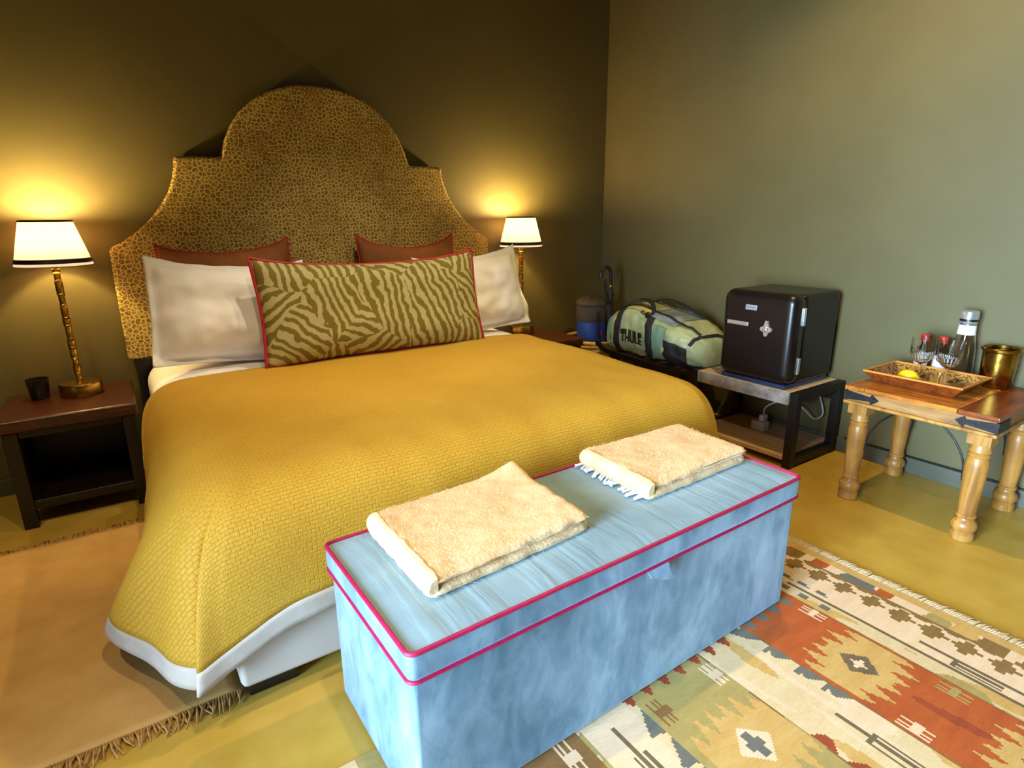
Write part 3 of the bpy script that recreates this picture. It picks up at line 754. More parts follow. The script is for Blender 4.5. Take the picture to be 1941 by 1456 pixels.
def kpat(x, y):
    # stepped jitter of the weave
    if x > -1.125: return 'yellow'
    yy = -y
    if x > -1.168:      # colour-changing strip with stepped pyramids
        k = (yy-2.40) % .62
        base_ = 'pale'
        seg = [(.03, .085, 'orange'), (.085, .13, 'pale'), (.13, .25, 'grey'), (.25, .30, 'orange'), (.30, .40, 'pale'), (.40, .47, 'green'), (.47, .54, 'yellow'), (.54, .62, 'brown')]
        d = (x+1.168)/.043
        for a, b, c in seg:
            sh = (d*.5)*(b-a)*.6
            if a+sh*.5 < k < b-sh*.5+.01: base_ = c
        return base_
    if x > -1.405:
        # brown stepped pyramids hanging from the strip and row of crosses
        ph = ((yy-2.409+.0442) % .0885)-.0442
        ax = abs(x+1.220)
        if ax < .033:
            lim = .036 if ax < .0085 else .026 if ax < .018 else .014
            if ax < .0085 and ph > 0: lim = .044
            if abs(ph) < lim: return 'brown'
        ph2 = ((yy-2.409) % .0885)-.0442
        if x > -1.192:
            lim = .046 if x > -1.176 else .030 if x > -1.184 else .016
            if abs(ph2) < lim and ((yy-2.40) % .62) > .02: return 'brown'
        if abs(x+1.345) < .0045 and yy > 2.46: return 'dark'
        if abs(x+1.299) < .0045 and (2.85 < yy < 3.20): return 'dark'
        if 2.94 < yy < 3.06:
            if abs(x+1.3155) < .004 or abs(x+1.330) < .004: return 'dark'
            if yy < 2.953 and -1.331 < x < -1.295: return 'dark'
        if abs(x+1.322) < .018 and yy < 2.60:
            k = (yy*1.0) % .062
            if (k < .030 and abs(x+1.312) < .010) or (k < .046 and abs(x+1.317) < .004): return 'grey'
        if yy < 2.62 and abs(x+1.375) < .012 and (yy % .07) < .03: return 'grey'
        if x < -1.352:
            d = (x+1.405)/.053
            c = ((yy-2.98) % .36)-.09
            if -.02 < x+1.405 < .028 and 2.93 < yy < 3.07 and abs(yy-3.0) < .07-(x+1.405)*1.2: return 'green'
            return 'yellow' if nz(x*25, y*6, 2) > .12 else 'cream'
        return 'pale'
    if x > -1.413: return 'tan'
    if x > -1.675:
        for cy in (-2.795, -3.215, -3.635):
            dx, dy = x+1.541, y-cy
            if abs(dx) < .125 and abs(dy) < .14:
                q = abs(dx)*1.12+abs(dy)
                if q < .018 or (abs(dx) < .006 and abs(dy) < .026) or (abs(dy) < .006 and abs(dx) < .02): return 'pale'
                if q < .054: return 'dark'
                if star(dx, dy, .128): return 'yellow'
        for cx0, cy0, col in ((-1.432, -2.60, 'pale'), (-1.650, -2.985, 'pale'), (-1.44, -2.99, 'green'), (-1.645, -2.42, 'pale'), (-1.432, -3.40, 'pale')):
            dx, dy = x-cx0, y-cy0
            if abs(dx) < .022 and abs(dy) < .04:
                if abs(dy) < .012 or (int(math.floor((dx+.022)/.0075)) % 2 == 0): return col
        if nz(x*12, y*5, 8) > .52: return 'red'
        return 'orange'
    if x > -1.683: return 'grey' if (yy % .097) < .05 and yy < 2.84 else 'tan'
    if x > -1.878:
        d = -1.683-x
        for c in (2.545, 2.642, 2.739, 2.815):
            if abs(yy-c) < .034-d*.9 and d < .030 or (d < .038 and c-.034 < yy < c-.018): return 'grey'
        if abs(x+1.767) < .0045 and 2.85 < yy < 3.12: return 'dark'
        if 2.93 < yy < 3.06:
            if abs(x+1.749) < .004 or abs(x+1.785) < .004: return 'dark'
            if yy < 2.943 and -1.786 < x < -1.748: return 'dark'
        d2 = x+1.878
        for c in (2.88, 2.975, 3.07):
            if abs(yy-c) < .034-d2*.9 and d2 < .030: return 'red'
        return 'yellow' if nz(x*16, y*3, 3) > .15 else ('cream' if nz(x*30, y*4, 1) > -.2 else 'pale')
    if x > -1.886: return 'tan' if nz(x*9, y*9) > 0 else 'green'
    if x > -2.162:
        for cy in (-2.79, -3.21, -3.63):
            dx, dy = x+2.012, y-cy
            if abs(dx) < .125 and abs(dy) < .15:
                if (abs(dx) < .010 and abs(dy) < .034) or (abs(dy) < .011 and abs(dx) < .026): return 'grey'
                if abs(dx)+abs(dy) < .058: return 'pale'
                if star(dx, dy, .135): return 'yellow'
        for cx0, cy0, col in ((-1.907, -2.59, 'pale'), (-2.121, -2.598, 'tan'), (-2.121, -3.0, 'pale')):
            dx, dy = x-cx0, y-cy0
            if abs(dx) < .022 and abs(dy) < .04:
                if abs(dy) < .012 or (int(math.floor((dx+.022)/.0075)) % 2 == 0): return col
        if nz(x*10, y*5, 5) > .3: return 'yellow'
        return 'green'
    if x > -2.35:
        d = -2.162-x
        for c in (2.60, 2.70, 2.80):
            if abs(yy-c-d*.8) < .045-d*1.0 and d < .04: return 'grey'
        if abs(x+2.263) < .005 and 2.56 < yy < 3.0: return 'dark'
        if 2.65 < yy < 2.80 and (abs(x+2.245) < .005 or abs(x+2.281) < .004): return 'dark'
        if x < -2.335 and nz(x*20, y*14, 3) > -.1: return 'green'
        return 'pale' if nz(x*20, y*4, 9) > -.1 else 'cream'
    if x > -2.62:
        for cx0, cy0 in ((-2.40, -2.57), (-2.57, -2.62)):
            dx, dy = x-cx0, y-cy0
            if abs(dx) < .022 and abs(dy) < .05:
                if abs(dy) < .014 or (int(math.floor((dx+.022)/.0075)) % 2 == 0): return 'pale'
        if star(x+2.49, y+2.80, .128): return 'yellow'
        return 'tan'
    if x > -2.83: return 'cream'
    return 'tan' if nz(x*16, y*10, 4) > -.1 else 'brown'
def kpat2(x, y):
    # border row along the edge under the bench: stepped triangles
    if -2.545 < y < -2.495 and -2.21 < x < -1.43:
        k = ((x+1.842+.0325) % .065)-.0325; d = -2.497-y
        if abs(k-.0*d) < .024-d*.42: 
            return 'red' if -2.20 < x < -1.74 else 'grey'
    if y > -2.45 and x < -1.43: return 'green' if abs(((x % .13)-.065)) < .03 else 'cream'
    return kpat(x, y)
nxk = int((KX1-KX0)/cx_); nyk = int((KY0-KY1)/cy_)
V = []; F = []; MI = []
for i in range(nxk+1):
    for j in range(nyk+1):
        x = KX0+i*cx_; y = KY0-j*cy_
        V.append((x+2.05, y+3.0, .009+.0012*nz(x*5, y*5, 2)))
for i in range(nxk):
    for j in range(nyk):
        a = i*(nyk+1)+j; b = a+nyk+1
        F.append((a, a+1, b+1, b)); MI.append(kn.index(kpat2(KX0+(i+.5)*cx_, KY0-(j+.5)*cy_)))
ko = mesh('woven_field', V, F, KM, kil)
for p, mi in zip(ko.data.polygons, MI): p.material_index = mi
md = ko.modifiers.new('solid', 'SOLIDIFY'); md.thickness = .007; md.offset = -1
fb = B(); rnd = random.Random(3)
y = KY0
while y > KY1:
    x = KX1+2.05; L_ = rnd.uniform(.034, .05); sw = rnd.uniform(-.02, -.004)
    fb.tube([(x-.004, y+3.0, .006), (x+L_*.5, y+3.0+sw*.4, .0085), (x+L_, y+3.0+sw, .004)], [.0032, .0042, .0024], 5)
    y -= .0075
stuff(fb.build('fringe', M('fringe_yarn', S(226, 204, 170), S(206, 180, 140), .9, scale=90), kil, True))

# ------------------------------------------------------------------ beige rug beside the bed
RB = thing('beige_rug', 'plain beige woven rug with a frayed fringe left of the bed', 'rug', (-3.6, -1.28, 0))
CARP = M('beige_pile', S(206, 164, 100), S(194, 150, 86), .95, scale=8, bump=.3, bscale=240)
V = []; nx, ny = 40, 44
for i in range(nx+1):
    for j in range(ny+1):
        x = -.95+1.555*i/nx; yy = .60-1.22*j/ny
        V.append((x, yy, .010+.0018*nz(x*4, yy*4, 1)))
o = mesh('pile', V, [tuple(reversed(f)) for f in grid_faces(nx+1, ny+1)], CARP, RB, True)
md = o.modifiers.new('solid', 'SOLIDIFY'); md.thickness = .008; md.offset = -1
if o.data.polygons[0].normal.z < 0: o.data.flip_normals()
FRB = M('beige_fringe', S(196, 152, 92), S(150, 108, 56), .95, scale=60)
for y0, sg in ((.60, 1), (-.62, -1)):
    fb = B(); x = -.95
    while x < .605:
        L_ = rnd.uniform(.03, .06); sw = rnd.uniform(-.025, .025)
        fb.tube([(x, y0, .008), (x+sw*.3, y0+sg*L_*.5, .010), (x+sw, y0+sg*L_, .003)], [.0035, .003, .0016], 4)
        x += .0065
    stuff(fb.build('fringe', FRB, RB, True))

# ------------------------------------------------------------------ fridge stand
LW = M('light_plank', S(206, 176, 140), S(176, 142, 108), .6, scale=4, stretch=(14, 1.5, 14))
SLABE = M('slab_edge', S(170, 160, 152), S(120, 112, 106), .7, scale=16, stretch=(1, 1, 1), bump=.3, bscale=40)
st = thing('fridge_stand', 'black steel framed stand with pale plank top under the fridge', 'stand', (-.235, -1.60, 0))
SX0, SX1, SY0, SY1, SZ = -.455, -.018, -1.9165, -1.285, .393
def ch(o, p): return child(o, p)
for yy in (SY0, SY1-.042):
    for xx in (SX0, SX1-.045): ch(rbox('post', (xx, yy, 0), (xx+.045, yy+.042, SZ), STEELB, None, .002), st)
    ch(rbox('side_rail', (SX0+.045, yy, SZ-.042), (SX1-.045, yy+.042, SZ), STEELB, None, .002), st)
    ch(rbox('side_rail', (SX0+.045, yy, .012), (SX1-.045, yy+.042, .050), STEELB, None, .002), st)
for k in range(3):
    a = SX0-.004+k*.147
    ch(rbox('plank', (a, SY0+.043, SZ-.062), (a+.1455, SY1-.043, SZ+.002), SLABE if False else LW, None, .004), st)
ch(rbox('front_edge', (SX0-.010, SY0+.043, SZ-.062), (SX0-.0045, SY1-.043, SZ+.001), SLABE, None, .001), st)
ch(rbox('shelf', (SX0+.004, SY0+.043, .036), (SX1-.004, SY1-.043, .058), LW, None, .003), st)
ch(rbox('back_rail', (SX1-.045, SY0+.042, SZ-.10), (SX1, SY1-.042, SZ-.063), STEELB, None, .002), st)
# plug adaptor with cables on the shelf
PW = M('white_plastic', S(206, 202, 196), S(190, 186, 180), .4, scale=20)
pa = thing('plug_adaptor', 'white plug adaptor with a red light on the stand shelf', 'adaptor', (-.20, -1.575, .058))
B().box((-.028, -.04, 0), (.028, .04, .055)).build('casing', PW, pa, bevel=.006)
B().box((-.024, -.03, .055), (.024, .0, .095)).build('plug', PW, pa, bevel=.008)
B().lathe([(0, 0), (.006, 0), (.006, .004), (0, .006)], (0, .022, .055), 12).build('indicator', M('red_lens', S(200, 40, 30), None, .3), pa, True)
cb = B().tube(crom([(-.20, -1.59, .153), (-.20, -1.60, .20), (-.17, -1.66, .24), (-.10, -1.74, .22), (-.06, -1.80, .16), (-.05, -1.84, .20), (-.04, -1.80, .30)], 6), .004, 6)
tag(cb.build('power_cable', M('grey_cable', S(190, 188, 186), None, .5), None, True), 'pale grey power cable looping under the fridge stand top', 'cable')

# ------------------------------------------------------------------ mini fridge
BLK = M('gloss_black', S(20, 13, 13), S(17, 11, 11), .3, 0, scale=3, spec=.5)
frg = thing('mini_fridge', 'retro black mini fridge with chrome handle and rounded door', 'fridge', (-.26, -1.652, SZ+.002))
FX0, FX1, FY0, FY1, FZ0, FZ1 = -.462, -.052, -1.856, -1.4475, SZ+.022, .8646
ch(B().box((FX0+.085, FY0+.004, FZ0), (FX1, FY1-.004, FZ1-.003)).build('cabinet', BLK, bevel=.028, seg=5), frg)
# door: rounded profile toward the front
dV = []; dF = []; n = 12
prof = [(FX0+.082, 0.0), (FX0+.045, 0.0), (FX0+.030, .003), (FX0+.016, .009), (FX0+.007, .018), (FX0+.002, .030), (FX0, .046)]
yc, zc = (FY0+FY1)/2, (FZ0+FZ1)/2; hyd, hzd = (FY1-FY0)/2, (FZ1-FZ0)/2
for x, ins in prof:
    for p in rrect(hyd-ins, hzd-ins, max(.045-ins*.55, .012), 0, 6): dV.append((x, yc+p[0], zc+p[1]))
k = 28
for a in range(len(prof)-1):
    for j in range(k): dF.append((a*k+j, (a+1)*k+j, (a+1)*k+(j+1) % k, a*k+(j+1) % k))
dF.append(tuple((len(prof)-1)*k+j for j in range(k))); dF.append(tuple(reversed(range(k))))
door = mesh('door', dV, dF, BLK, None, True); bm = bmesh.new(); bm.from_mesh(door.data); bmesh.ops.recalc_face_normals(bm, faces=bm.faces); bm.to_mesh(door.data); bm.free()
ch(door, frg)
ch(B().box((FX0+.0815, FY0+.012, FZ0+.012), (FX0+.0855, FY1-.012, FZ1-.012)).build('door_seal', BLACKP), frg)
hd = B(); hd.box((-.012, -.062, -.010), (-.004, .062, .011)); hd.box((-.005, -.058, -.006), (.006, -.044, .006)); hd.box((-.005, .044, -.006), (.006, .058, .006))
hd.v = [Vector(v)+Vector((FX0, -1.556, .697)) for v in hd.v]
def sub(o, part): o.parent = part; o.location = (0, 0, 0); return o
sub(hd.build('handle', CHROME, bevel=.003), door)
bd = B().box((FX0-.003, -1.652, .770), (FX0+.001, -1.589, .796)); sub(bd.build('badge', M('badge_silver', S(196, 200, 206), S(180, 184, 190), .3, .6), bevel=.001), door)
bt = B(); 
for z in (.777, .7845): 
    pass
bt.box((FX0-.0038, -1.645, .778), (FX0-.0029, -1.596, .788)); sub(bt.build('badge_print', M('badge_ink', S(120, 128, 140), None, .5)), door)
# bottle opener, four-lobed with a stem
op = B(); poly = []
for a in range(48):
    t = 2*PI*a/48; rr = .019+.013*abs(math.cos(2*t))**1.5*(1.0 if abs(math.cos(t)) > .7 else 1.15)
    poly.append((rr*math.cos(t), rr*math.sin(t)*1.05))
mt = Matrix.Translation((FX0, -1.715, .684)) @ Matrix(((0, 0, -1, 0), (1, 0, 0, 0), (0, 1, 0, 0), (0, 0, 0, 1)))
op.prism(poly, 0, .006, mt); op.lathe([(.016, .006), (.013, .014), (.006, .018), (0, .018)], n=16, mat=mt)
op.lathe([(0, 0), (.008, 0), (.008, .008), (0, .008)], (0, .036, 0), 14, mt)
op.build('bottle_opener', CHROME, None, True); sub(bpy.data.objects['bottle_opener'], door)
for z0, z1 in ((.712, .800), (.470, .553)):
    h = B().box((FX0+.068, FY0-.006, z0), (FX0+.088, FY0+.006, z1)); ch(h.build('hinge', CHROME, bevel=.003), frg)
GAPB = M('blue_gap_shade', S(50, 60, 92), S(36, 44, 70), .3)
ch(rbox('gap_shade', (FX0+.015, FY0+.02, SZ+.004), (FX1-.01, FY1-.02, FZ0+.002), GAPB, None, .003), frg)  # dark blue block colours in the shade of the gap under the fridge
for xx in (FX0+.04, FX1-.05):
    for yy in (FY0+.04, FY1-.05):
        f = B().lathe([(0, 0), (.014, 0), (.014, .012), (0, .012)], (xx, yy, SZ+.002), 12); ch(f.build('foot', BLACKP, None, True), frg)

# ------------------------------------------------------------------ luggage rack and duffel bag
lr = thing('luggage_rack', 'dark wooden luggage rack holding the duffel bag', 'luggage rack', (-.31, -.93, 0))
LX0, LX1, LY0, LY1 = -.515, -.10, -1.235, -.56
def rail(pts, w=.022, h=.032):
    b = B(); i = 0
    P = crom(pts, 5)
    for p in P:
        for dx, dz in ((-w/2, -h/2), (w/2, -h/2), (w/2, h/2), (-w/2, h/2)): b.v.append((p.x+dx, p.y, p.z+dz))
    for k in range(len(P)-1):
        for j in range(4): b.f.append((k*4+j, k*4+(j+1) % 4, k*4+4+(j+1) % 4, k*4+4+j))
    b.f.append((0, 1, 2, 3)); b.f.append(tuple(4*(len(P)-1)+q for q in (3, 2, 1, 0)))
    return b
for x in (LX0, LX1):
    ch(rail([(x, LY1+.02, .432), (x, LY1-.03, .408), (x, LY1-.10, .388), (x, -.95, .374), (x, LY0-.02, .366)]).build('rail', BLACKWOOD), lr)
for k, y in enumerate((-.66, -.80, -.94, -1.08, -1.20)):
    ch(rbox('slat', (LX0+.01, y-.03, .362), (LX1-.01, y+.03, .374), M('strap_web', S(56, 40, 30), S(44, 30, 22), .8), None, .002), lr)
for yy in (LY1-.09, LY0+.04):
    for xa, xb in ((LX0+.02, LX1-.02), (LX1-.02, LX0+.02)):
        b = B(); off = .012 if xa < xb else -.012
        a_, c_ = Vector((xa, yy+off, .0)), Vector((xb, yy+off, .365)); d = (c_-a_).normalized(); s_ = Vector((d.z, 0, -d.x))*.018
        for p in (a_, c_):
            for q in (-s_, s_):
                for dy in (-.010, .010): b.v.append(Vector((p.x+q.x, p.y+dy, max(p.z+q.z, 0))))
        b.f = [(0, 1, 3, 2), (4, 6, 7, 5), (0, 2, 6, 4), (1, 5, 7, 3), (0, 4, 5, 1), (2, 3, 7, 6)]
        ch(b.build('leg', BLACKWOOD, bevel=.003), lr)
ch(rbox('stretcher', (-.33, LY0+.05, .17), (-.30, LY1-.09, .20), BLACKWOOD, None, .003), lr)

TARP = M('tarpaulin', S(176, 178, 132), S(146, 152, 112), .42, scale=7, bump=.35, bscale=9, bdist=.02)
TARPT = M('tarpaulin_teal', S(128, 158, 132), S(104, 136, 116), .42, scale=7)
WEB = M('black_webbing', S(30, 26, 30), S(22, 19, 22), .7, scale=60)
GREYP = M('grey_panel', S(136, 142, 142), S(116, 124, 126), .4, scale=9)
duf = thing('duffel_bag', 'pale green tarpaulin duffel bag with black straps on the rack', 'bag', (-.30, -.925, .378))
duf.rotation_euler = (0, 0, .04)
BL = .385
def bag(t, ph, o=0):
    """t -1 (left/back end) .. 1 (right/front end), ph angle round the section (0 = toward bed, pi/2 = top)"""
    k = (1-abs(t)**6*.40); kk = (1-abs(t)**4*.34-.10*max(0, t)**2)
    c, s = math.cos(ph), math.sin(ph)
    w = .185*k*(1+.05*math.sin(t*3)); h = (.150-.02*(t+1)*.5+.018*math.exp(-((t+.35)/.4)**2))*kk
    e = .64
    x = -w*math.copysign(abs(c)**e, c); z = h*math.copysign(abs(s)**e, s)+h*1.0
    n_ = Vector((-c, 0, s)).normalized()
    wr = .014*nz(t*4, ph*2.2, 3)+.009*nz(t*9, ph*4, 6)-.010*math.exp(-((ph-1.1)/.25)**2)*math.exp(-((t-.55)/.3)**2)
    p = Vector((x, -t*BL, max(z, .004)))+n_*(wr*(1-abs(t)**8)+o)
    p.z = max(p.z, .004+(.0 if o <= 0 else o*.3)); return p
nt, npz = 64, 64
V = []; F = []
for i in range(nt+1):
    t = -1+2*i/nt
    for j in range(npz): V.append(bag(t, 2*PI*j/npz))
for i in range(nt):
    for j in range(npz):
        a = i*npz+j; b = i*npz+(j+1) % npz; F.append((a, b, b+npz, a+npz))
F.append(tuple(reversed(range(npz)))); F.append(tuple(nt*npz+j for j in range(npz)))
bo = mesh('body', V, F, TARP, duf, True)
bm = bmesh.new(); bm.from_mesh(bo.data); bmesh.ops.recalc_face_normals(bm, faces=bm.faces); bm.to_mesh(bo.data); bm.free()
bo.data.set_sharp_from_angle(angle=math.radians(50))
def patch(name, t0, t1, p0, p1, mat, o=.004, nu=10, nv=16, par=duf, shear=0):
    V = []
    for i in range(nu+1):
        for j in range(nv+1):
            ph = p0+(p1-p0)*j/nv; t = t0+(t1-t0)*i/nu+shear*(j/nv-.5); V.append(bag(max(min(t, 1), -1), ph, o))
    ob = mesh(name, V, grid_faces(nu+1, nv+1), mat, par, True); md = ob.modifiers.new('solid', 'SOLIDIFY'); md.thickness = .004; md.offset = 0; return ob
# straps up the front, over the sides, and loops above
patch('strap', -.70, -.57, -1.2, 1.05, WEB, .005, 4, 20, shear=.10)
patch('strap', .02, .15, -1.2, 1.05, WEB, .005, 4, 20, shear=-.05)
patch('base_panel', .12, .97, -1.45, -.62, WEB, .004, 22, 8)
patch('end_patch', .40, .80, -.55, .05, WEB, .013, 20, 16)
patch('side_panel', .17, .40, -.70, .50, TARPT, .006, 12, 20)
patch('end_panel', -.985, -.80, -.8, 1.2, TARPT, .0035, 6, 14)
patch('top_flap', .02, .52, .80, 2.0, GREYP, .006, 16, 14)
patch('zip', -.78, .86, 1.10, 1.20, WEB, .010, 40, 3)
patch('zip_flap', -.55, -.02, .86, 1.30, M('yellow_flap', S(188, 170, 88), S(170, 150, 70), .5), .007, 12, 6)
patch('edge_tape', .86, .90, .2, 2.0, WEB, .005, 3, 18, shear=.12)
def loop(name, ta, tb_, ph, hgt, lean_):
    a, b = bag(ta, ph, .004), bag(tb_, ph, .004); m1 = a.lerp(b, .25)+Vector((lean_, 0, hgt)); m2 = a.lerp(b, .75)+Vector((lean_, 0, hgt))
    P = crom([a-Vector((.0, 0, .03)), a, m1, a.lerp(b, .5)+Vector((lean_, 0, hgt*1.25)), m2, b, b-Vector((0, 0, .03))], 6); bb_ = B()
    for p in P:
        for dx, dz in ((-.018, -.002), (.018, .004), (.018, .009), (-.018, .003)): bb_.v.append((p.x+dx, p.y, p.z+dz))
    for k in range(len(P)-1):
        for j in range(4): bb_.f.append((k*4+j, k*4+(j+1) % 4, k*4+4+(j+1) % 4, k*4+4+j))
    bb_.f.append((0, 1, 2, 3)); bb_.f.append(tuple(4*(len(P)-1)+q for q in (3, 2, 1, 0)))
    return bb_.build(name, WEB, duf, False)
loop('carry_handle', -.60, .05, 1.0, .05, .045); loop('carry_handle', -.40, .55, 1.9, .035, -.03)
bk = B().lathe([(0, 0), (.018, 0), (.02, .01), (.014, .018), (0, .018)], n=14, mat=Matrix.Translation(bag(-.02, .78, .006)) @ Matrix.Rotation(-PI/2*.8, 4, 'Y'))
bk.build('buckle', BLACKP, duf, True)
B().tube(crom([bag(-.05, .75, .012), bag(-.11, .70, .02), bag(-.16, .75, .018), bag(-.15, .85, .016), bag(-.10, .82, .014)], 5), .003, 6).build('cord_loop', BLACKP, duf, True)
# lettering
cu = bpy.data.curves.new('txt', 'FONT'); cu.body = 'THULE'; cu.size = .056; cu.extrude = .0008; cu.offset = .0016; cu.align_x = 'CENTER'; cu.space_character = 1.04
to = bpy.data.objects.new('txt', cu); COL.objects.link(to)
me = bpy.data.meshes.new_from_object(to.evaluated_get(bpy.context.evaluated_depsgraph_get())); bpy.data.objects.remove(to)
bm = bmesh.new(); bm.from_mesh(me); bmesh.ops.triangulate(bm, faces=bm.faces[:]); bmesh.ops.subdivide_edges(bm, edges=bm.edges[:], cuts=3, use_grid_fill=True); bm.to_mesh(me); bm.free()
for v in me.vertices:                         # wrap the flat letters on the bag's front
    tt = -.29+v.co.x/BL; ph = -.24+(v.co.y)/.155; p = bag(tt, ph, .011+v.co.z); v.co = p
me.materials.append(M('black_print', S(18, 18, 16), None, .5)); lo = bpy.data.objects.new('lettering', me); link(lo, duf)

# ------------------------------------------------------------------ basket with stuff sack and umbrellas
bk_ = thing('coil_basket', 'pale coiled rope basket behind the bed holding umbrellas', 'basket', (-.345, -.30, 0))
ROPE = M('rope_coil', S(206, 176, 116), S(176, 142, 86), .85, scale=50, bump=.3, bscale=90)
def ringp(r, z, n=40): return [(r*math.cos(2*PI*k/n), r*math.sin(2*PI*k/n), z+.002*math.sin(3*2*PI*k/n+z*90)) for k in range(n)]
for k in range(16):
    z = .014+k*.0255; r = .150+.052*math.sin(min(1, k/15)*PI*.55)
    B().tube(ringp(r, z), .0140, 8, closed=True).build('coil', ROPE, bk_, True)
B().lathe([(0, .002), (.15, .002), (.15, .018), (0, .018)], n=32).build('bottom', ROPE, bk_, True)
BLUE = M('blue_nylon', S(38, 74, 176), S(26, 54, 140), .5, scale=6, bump=.3, bscale=10, bdist=.02)
DKN = M('charcoal_nylon', S(62, 52, 48), S(48, 40, 37), .8, scale=6, bump=.4, bscale=12, bdist=.02)
sk = thing('stuff_sack', 'blue and charcoal stuff sack standing in the coiled basket', 'bag', (-.352, -.30, .02))
B().lathe([(0, 0), (.085, .002), (.098, .02), (.102, .2), (.103, .515)], n=36, cap=False).build('lower_body', BLUE, sk, True)
B().lathe([(.1035, .505), (.106, .515), (.108, .58), (.106, .62)], n=36, cap=False).build('upper_body', DKN, sk, True)
V = []; n = 36; F = []
for i in range(10):
    f = i/9
    for j in range(n):
        a = 2*PI*j/n; r = .108*(1-f**2.2)+.003; r *= 1+.10*f*math.sin(9*a)
        V.append((r*math.cos(a)-.01*f, r*math.sin(a), .62+.045*math.sin(f*PI/2)+.016*nz(math.cos(a)*2, math.sin(a)*2, f*2)*f))
for i in range(9):
    for j in range(n): F.append((i*n+j, i*n+(j+1) % n, (i+1)*n+(j+1) % n, (i+1)*n+j))
F.append(tuple(9*n+j for j in range(n)))
mesh('gathered_top', V, F, DKN, sk, True)
B().tube(crom([(-.03, -.095, .62), (-.045, -.118, .56), (-.03, -.116, .50), (-.025, -.115, .44), (-.012, -.115, .36)], 6), .003, 6).build('draw_cord', BLACKP, sk, True)
B().tube(crom([(-.03, -.095, .62), (-.052, -.117, .52), (-.05, -.116, .45), (-.04, -.116, .40)], 6), .003, 6).build('draw_cord', BLACKP, sk, True)
B().box((-.018, -.122, .41), (-.006, -.113, .45)).build('cord_lock', M('red_toggle', S(150, 30, 40), None, .5), sk, bevel=.003)
UMB = M('umbrella_cloth', S(44, 36, 38), S(32, 26, 28), .7, scale=8, bump=.3, bscale=20, bdist=.01)
HAND = M('umbrella_handle', S(40, 34, 34), S(30, 26, 26), .3, scale=20)
um = thing('umbrella', 'furled black umbrella with a crook handle in the basket', 'umbrella', (-.19, -.325, .02))
V = []; F = []; n = 32
for i in range(18):
    f = i/17; z = .02+.70*f
    R = .014+.026*math.sin(min(1, f*1.15+.12)*PI)**.7 if f < .92 else .014+.02*(1-f)/.08*.5
    for j in range(n):
        a = 2*PI*j/n+f*1.1; r = R*(1+.14*math.sin(8*a)); V.append((r*math.cos(a)-.012*f, r*math.sin(a), z))
for i in range(17):
    for j in range(n): F.append((i*n+j, i*n+(j+1) % n, (i+1)*n+(j+1) % n, (i+1)*n+j))
F.append(tuple(reversed(range(n)))); F.append(tuple(17*n+j for j in range(n)))
mesh('canopy', V, F, UMB, um, True)
B().tube([(0, 0, 0), (0, 0, .05)], .004, 8).build('tip', CHROME, um, True)
hp = [(-.012, 0, .70), (-.014, 0, .78), (-.018, 0, .82)]
for k in range(9):
    a = PI*k/8; hp.append((-.018-.045+.045*math.cos(a), 0, .82+.052*math.sin(a)))
hp += [(-.108, 0, .80)]
B().tube(crom(hp, 4), .0115, 12).build('handle', HAND, um, True)
B().lathe([(.013, .725), (.0145, .728), (.0145, .742), (.013, .745)], (-.013, 0, 0), 16).build('collar', BRASS, um, True)
u2 = thing('umbrella', 'second black umbrella with a straight handle leaning in the basket', 'umbrella', (-.252, -.405, .02))
pts = [Vector((-.005, 0, .0)), Vector((-.02, -.0, .45)), Vector((-.045, 0, .62)), Vector((-.078, 0, .76))]
B().tube(crom(pts[:3], 8), [.006+.018*math.sin(min(1, k/12)*PI*.5) for k in range(17)], 12).build('canopy', UMB, u2, True)
B().tube(crom(pts[1:], 8), .008, 10).build('shaft', HAND, u2, True)
B().tube([(-.072, 0, .735), (-.081, 0, .775), (-.086, 0, .80)], [.010, .0125, .009], 10).build('handle', HAND, u2, True)

# ------------------------------------------------------------------ side table
def wood(name, c1, c2, c3, st_=(12, 1.6, 12), rough=.3):
    t = NT(name); v = t.coord('Object', st_); n = t.noise(v, 2.2, 6, .62, 1.2); n2 = t.noise(t.coord('Object', (3, 3, 3)), 3, 3)
    c = t.ramp(n, [(.3, c3), (.48, c2), (.68, c1)]); c = t.mix(t.ramp(n2, [(.45, (0, 0, 0, 1)), (.75, (.55, .55, .55, 1))]), c, c3)
    t.base(c); t.set(Roughness=rough); t.bump(n, .06, .002); return t.m
TW = wood('honey_wood', S(206, 136, 56), S(178, 104, 36), S(110, 54, 18))
TWX = wood('honey_wood_cross', S(206, 136, 56), S(170, 98, 36), S(104, 52, 18), (1.6, 12, 12))
TWD = wood('red_brown_wood', S(150, 74, 28), S(128, 58, 20), S(84, 34, 12), (1.6, 12, 12))
TLEG = wood('pale_leg_wood', S(188, 138, 70), S(166, 116, 52), S(124, 80, 34), (8, 8, 1.2), .38)
TAP = wood('apron_wood', S(176, 132, 72), S(150, 106, 54), S(96, 60, 28), (12, 1.6, 12), .45)
tb = thing('side_table', 'honey wood side table with turned legs and iron corner straps', 'table', (-.291, -2.45, 0))
TX0, TX1, TY0, TY1, TZ = -.556, -.026, -2.7217, -2.1785, .5226
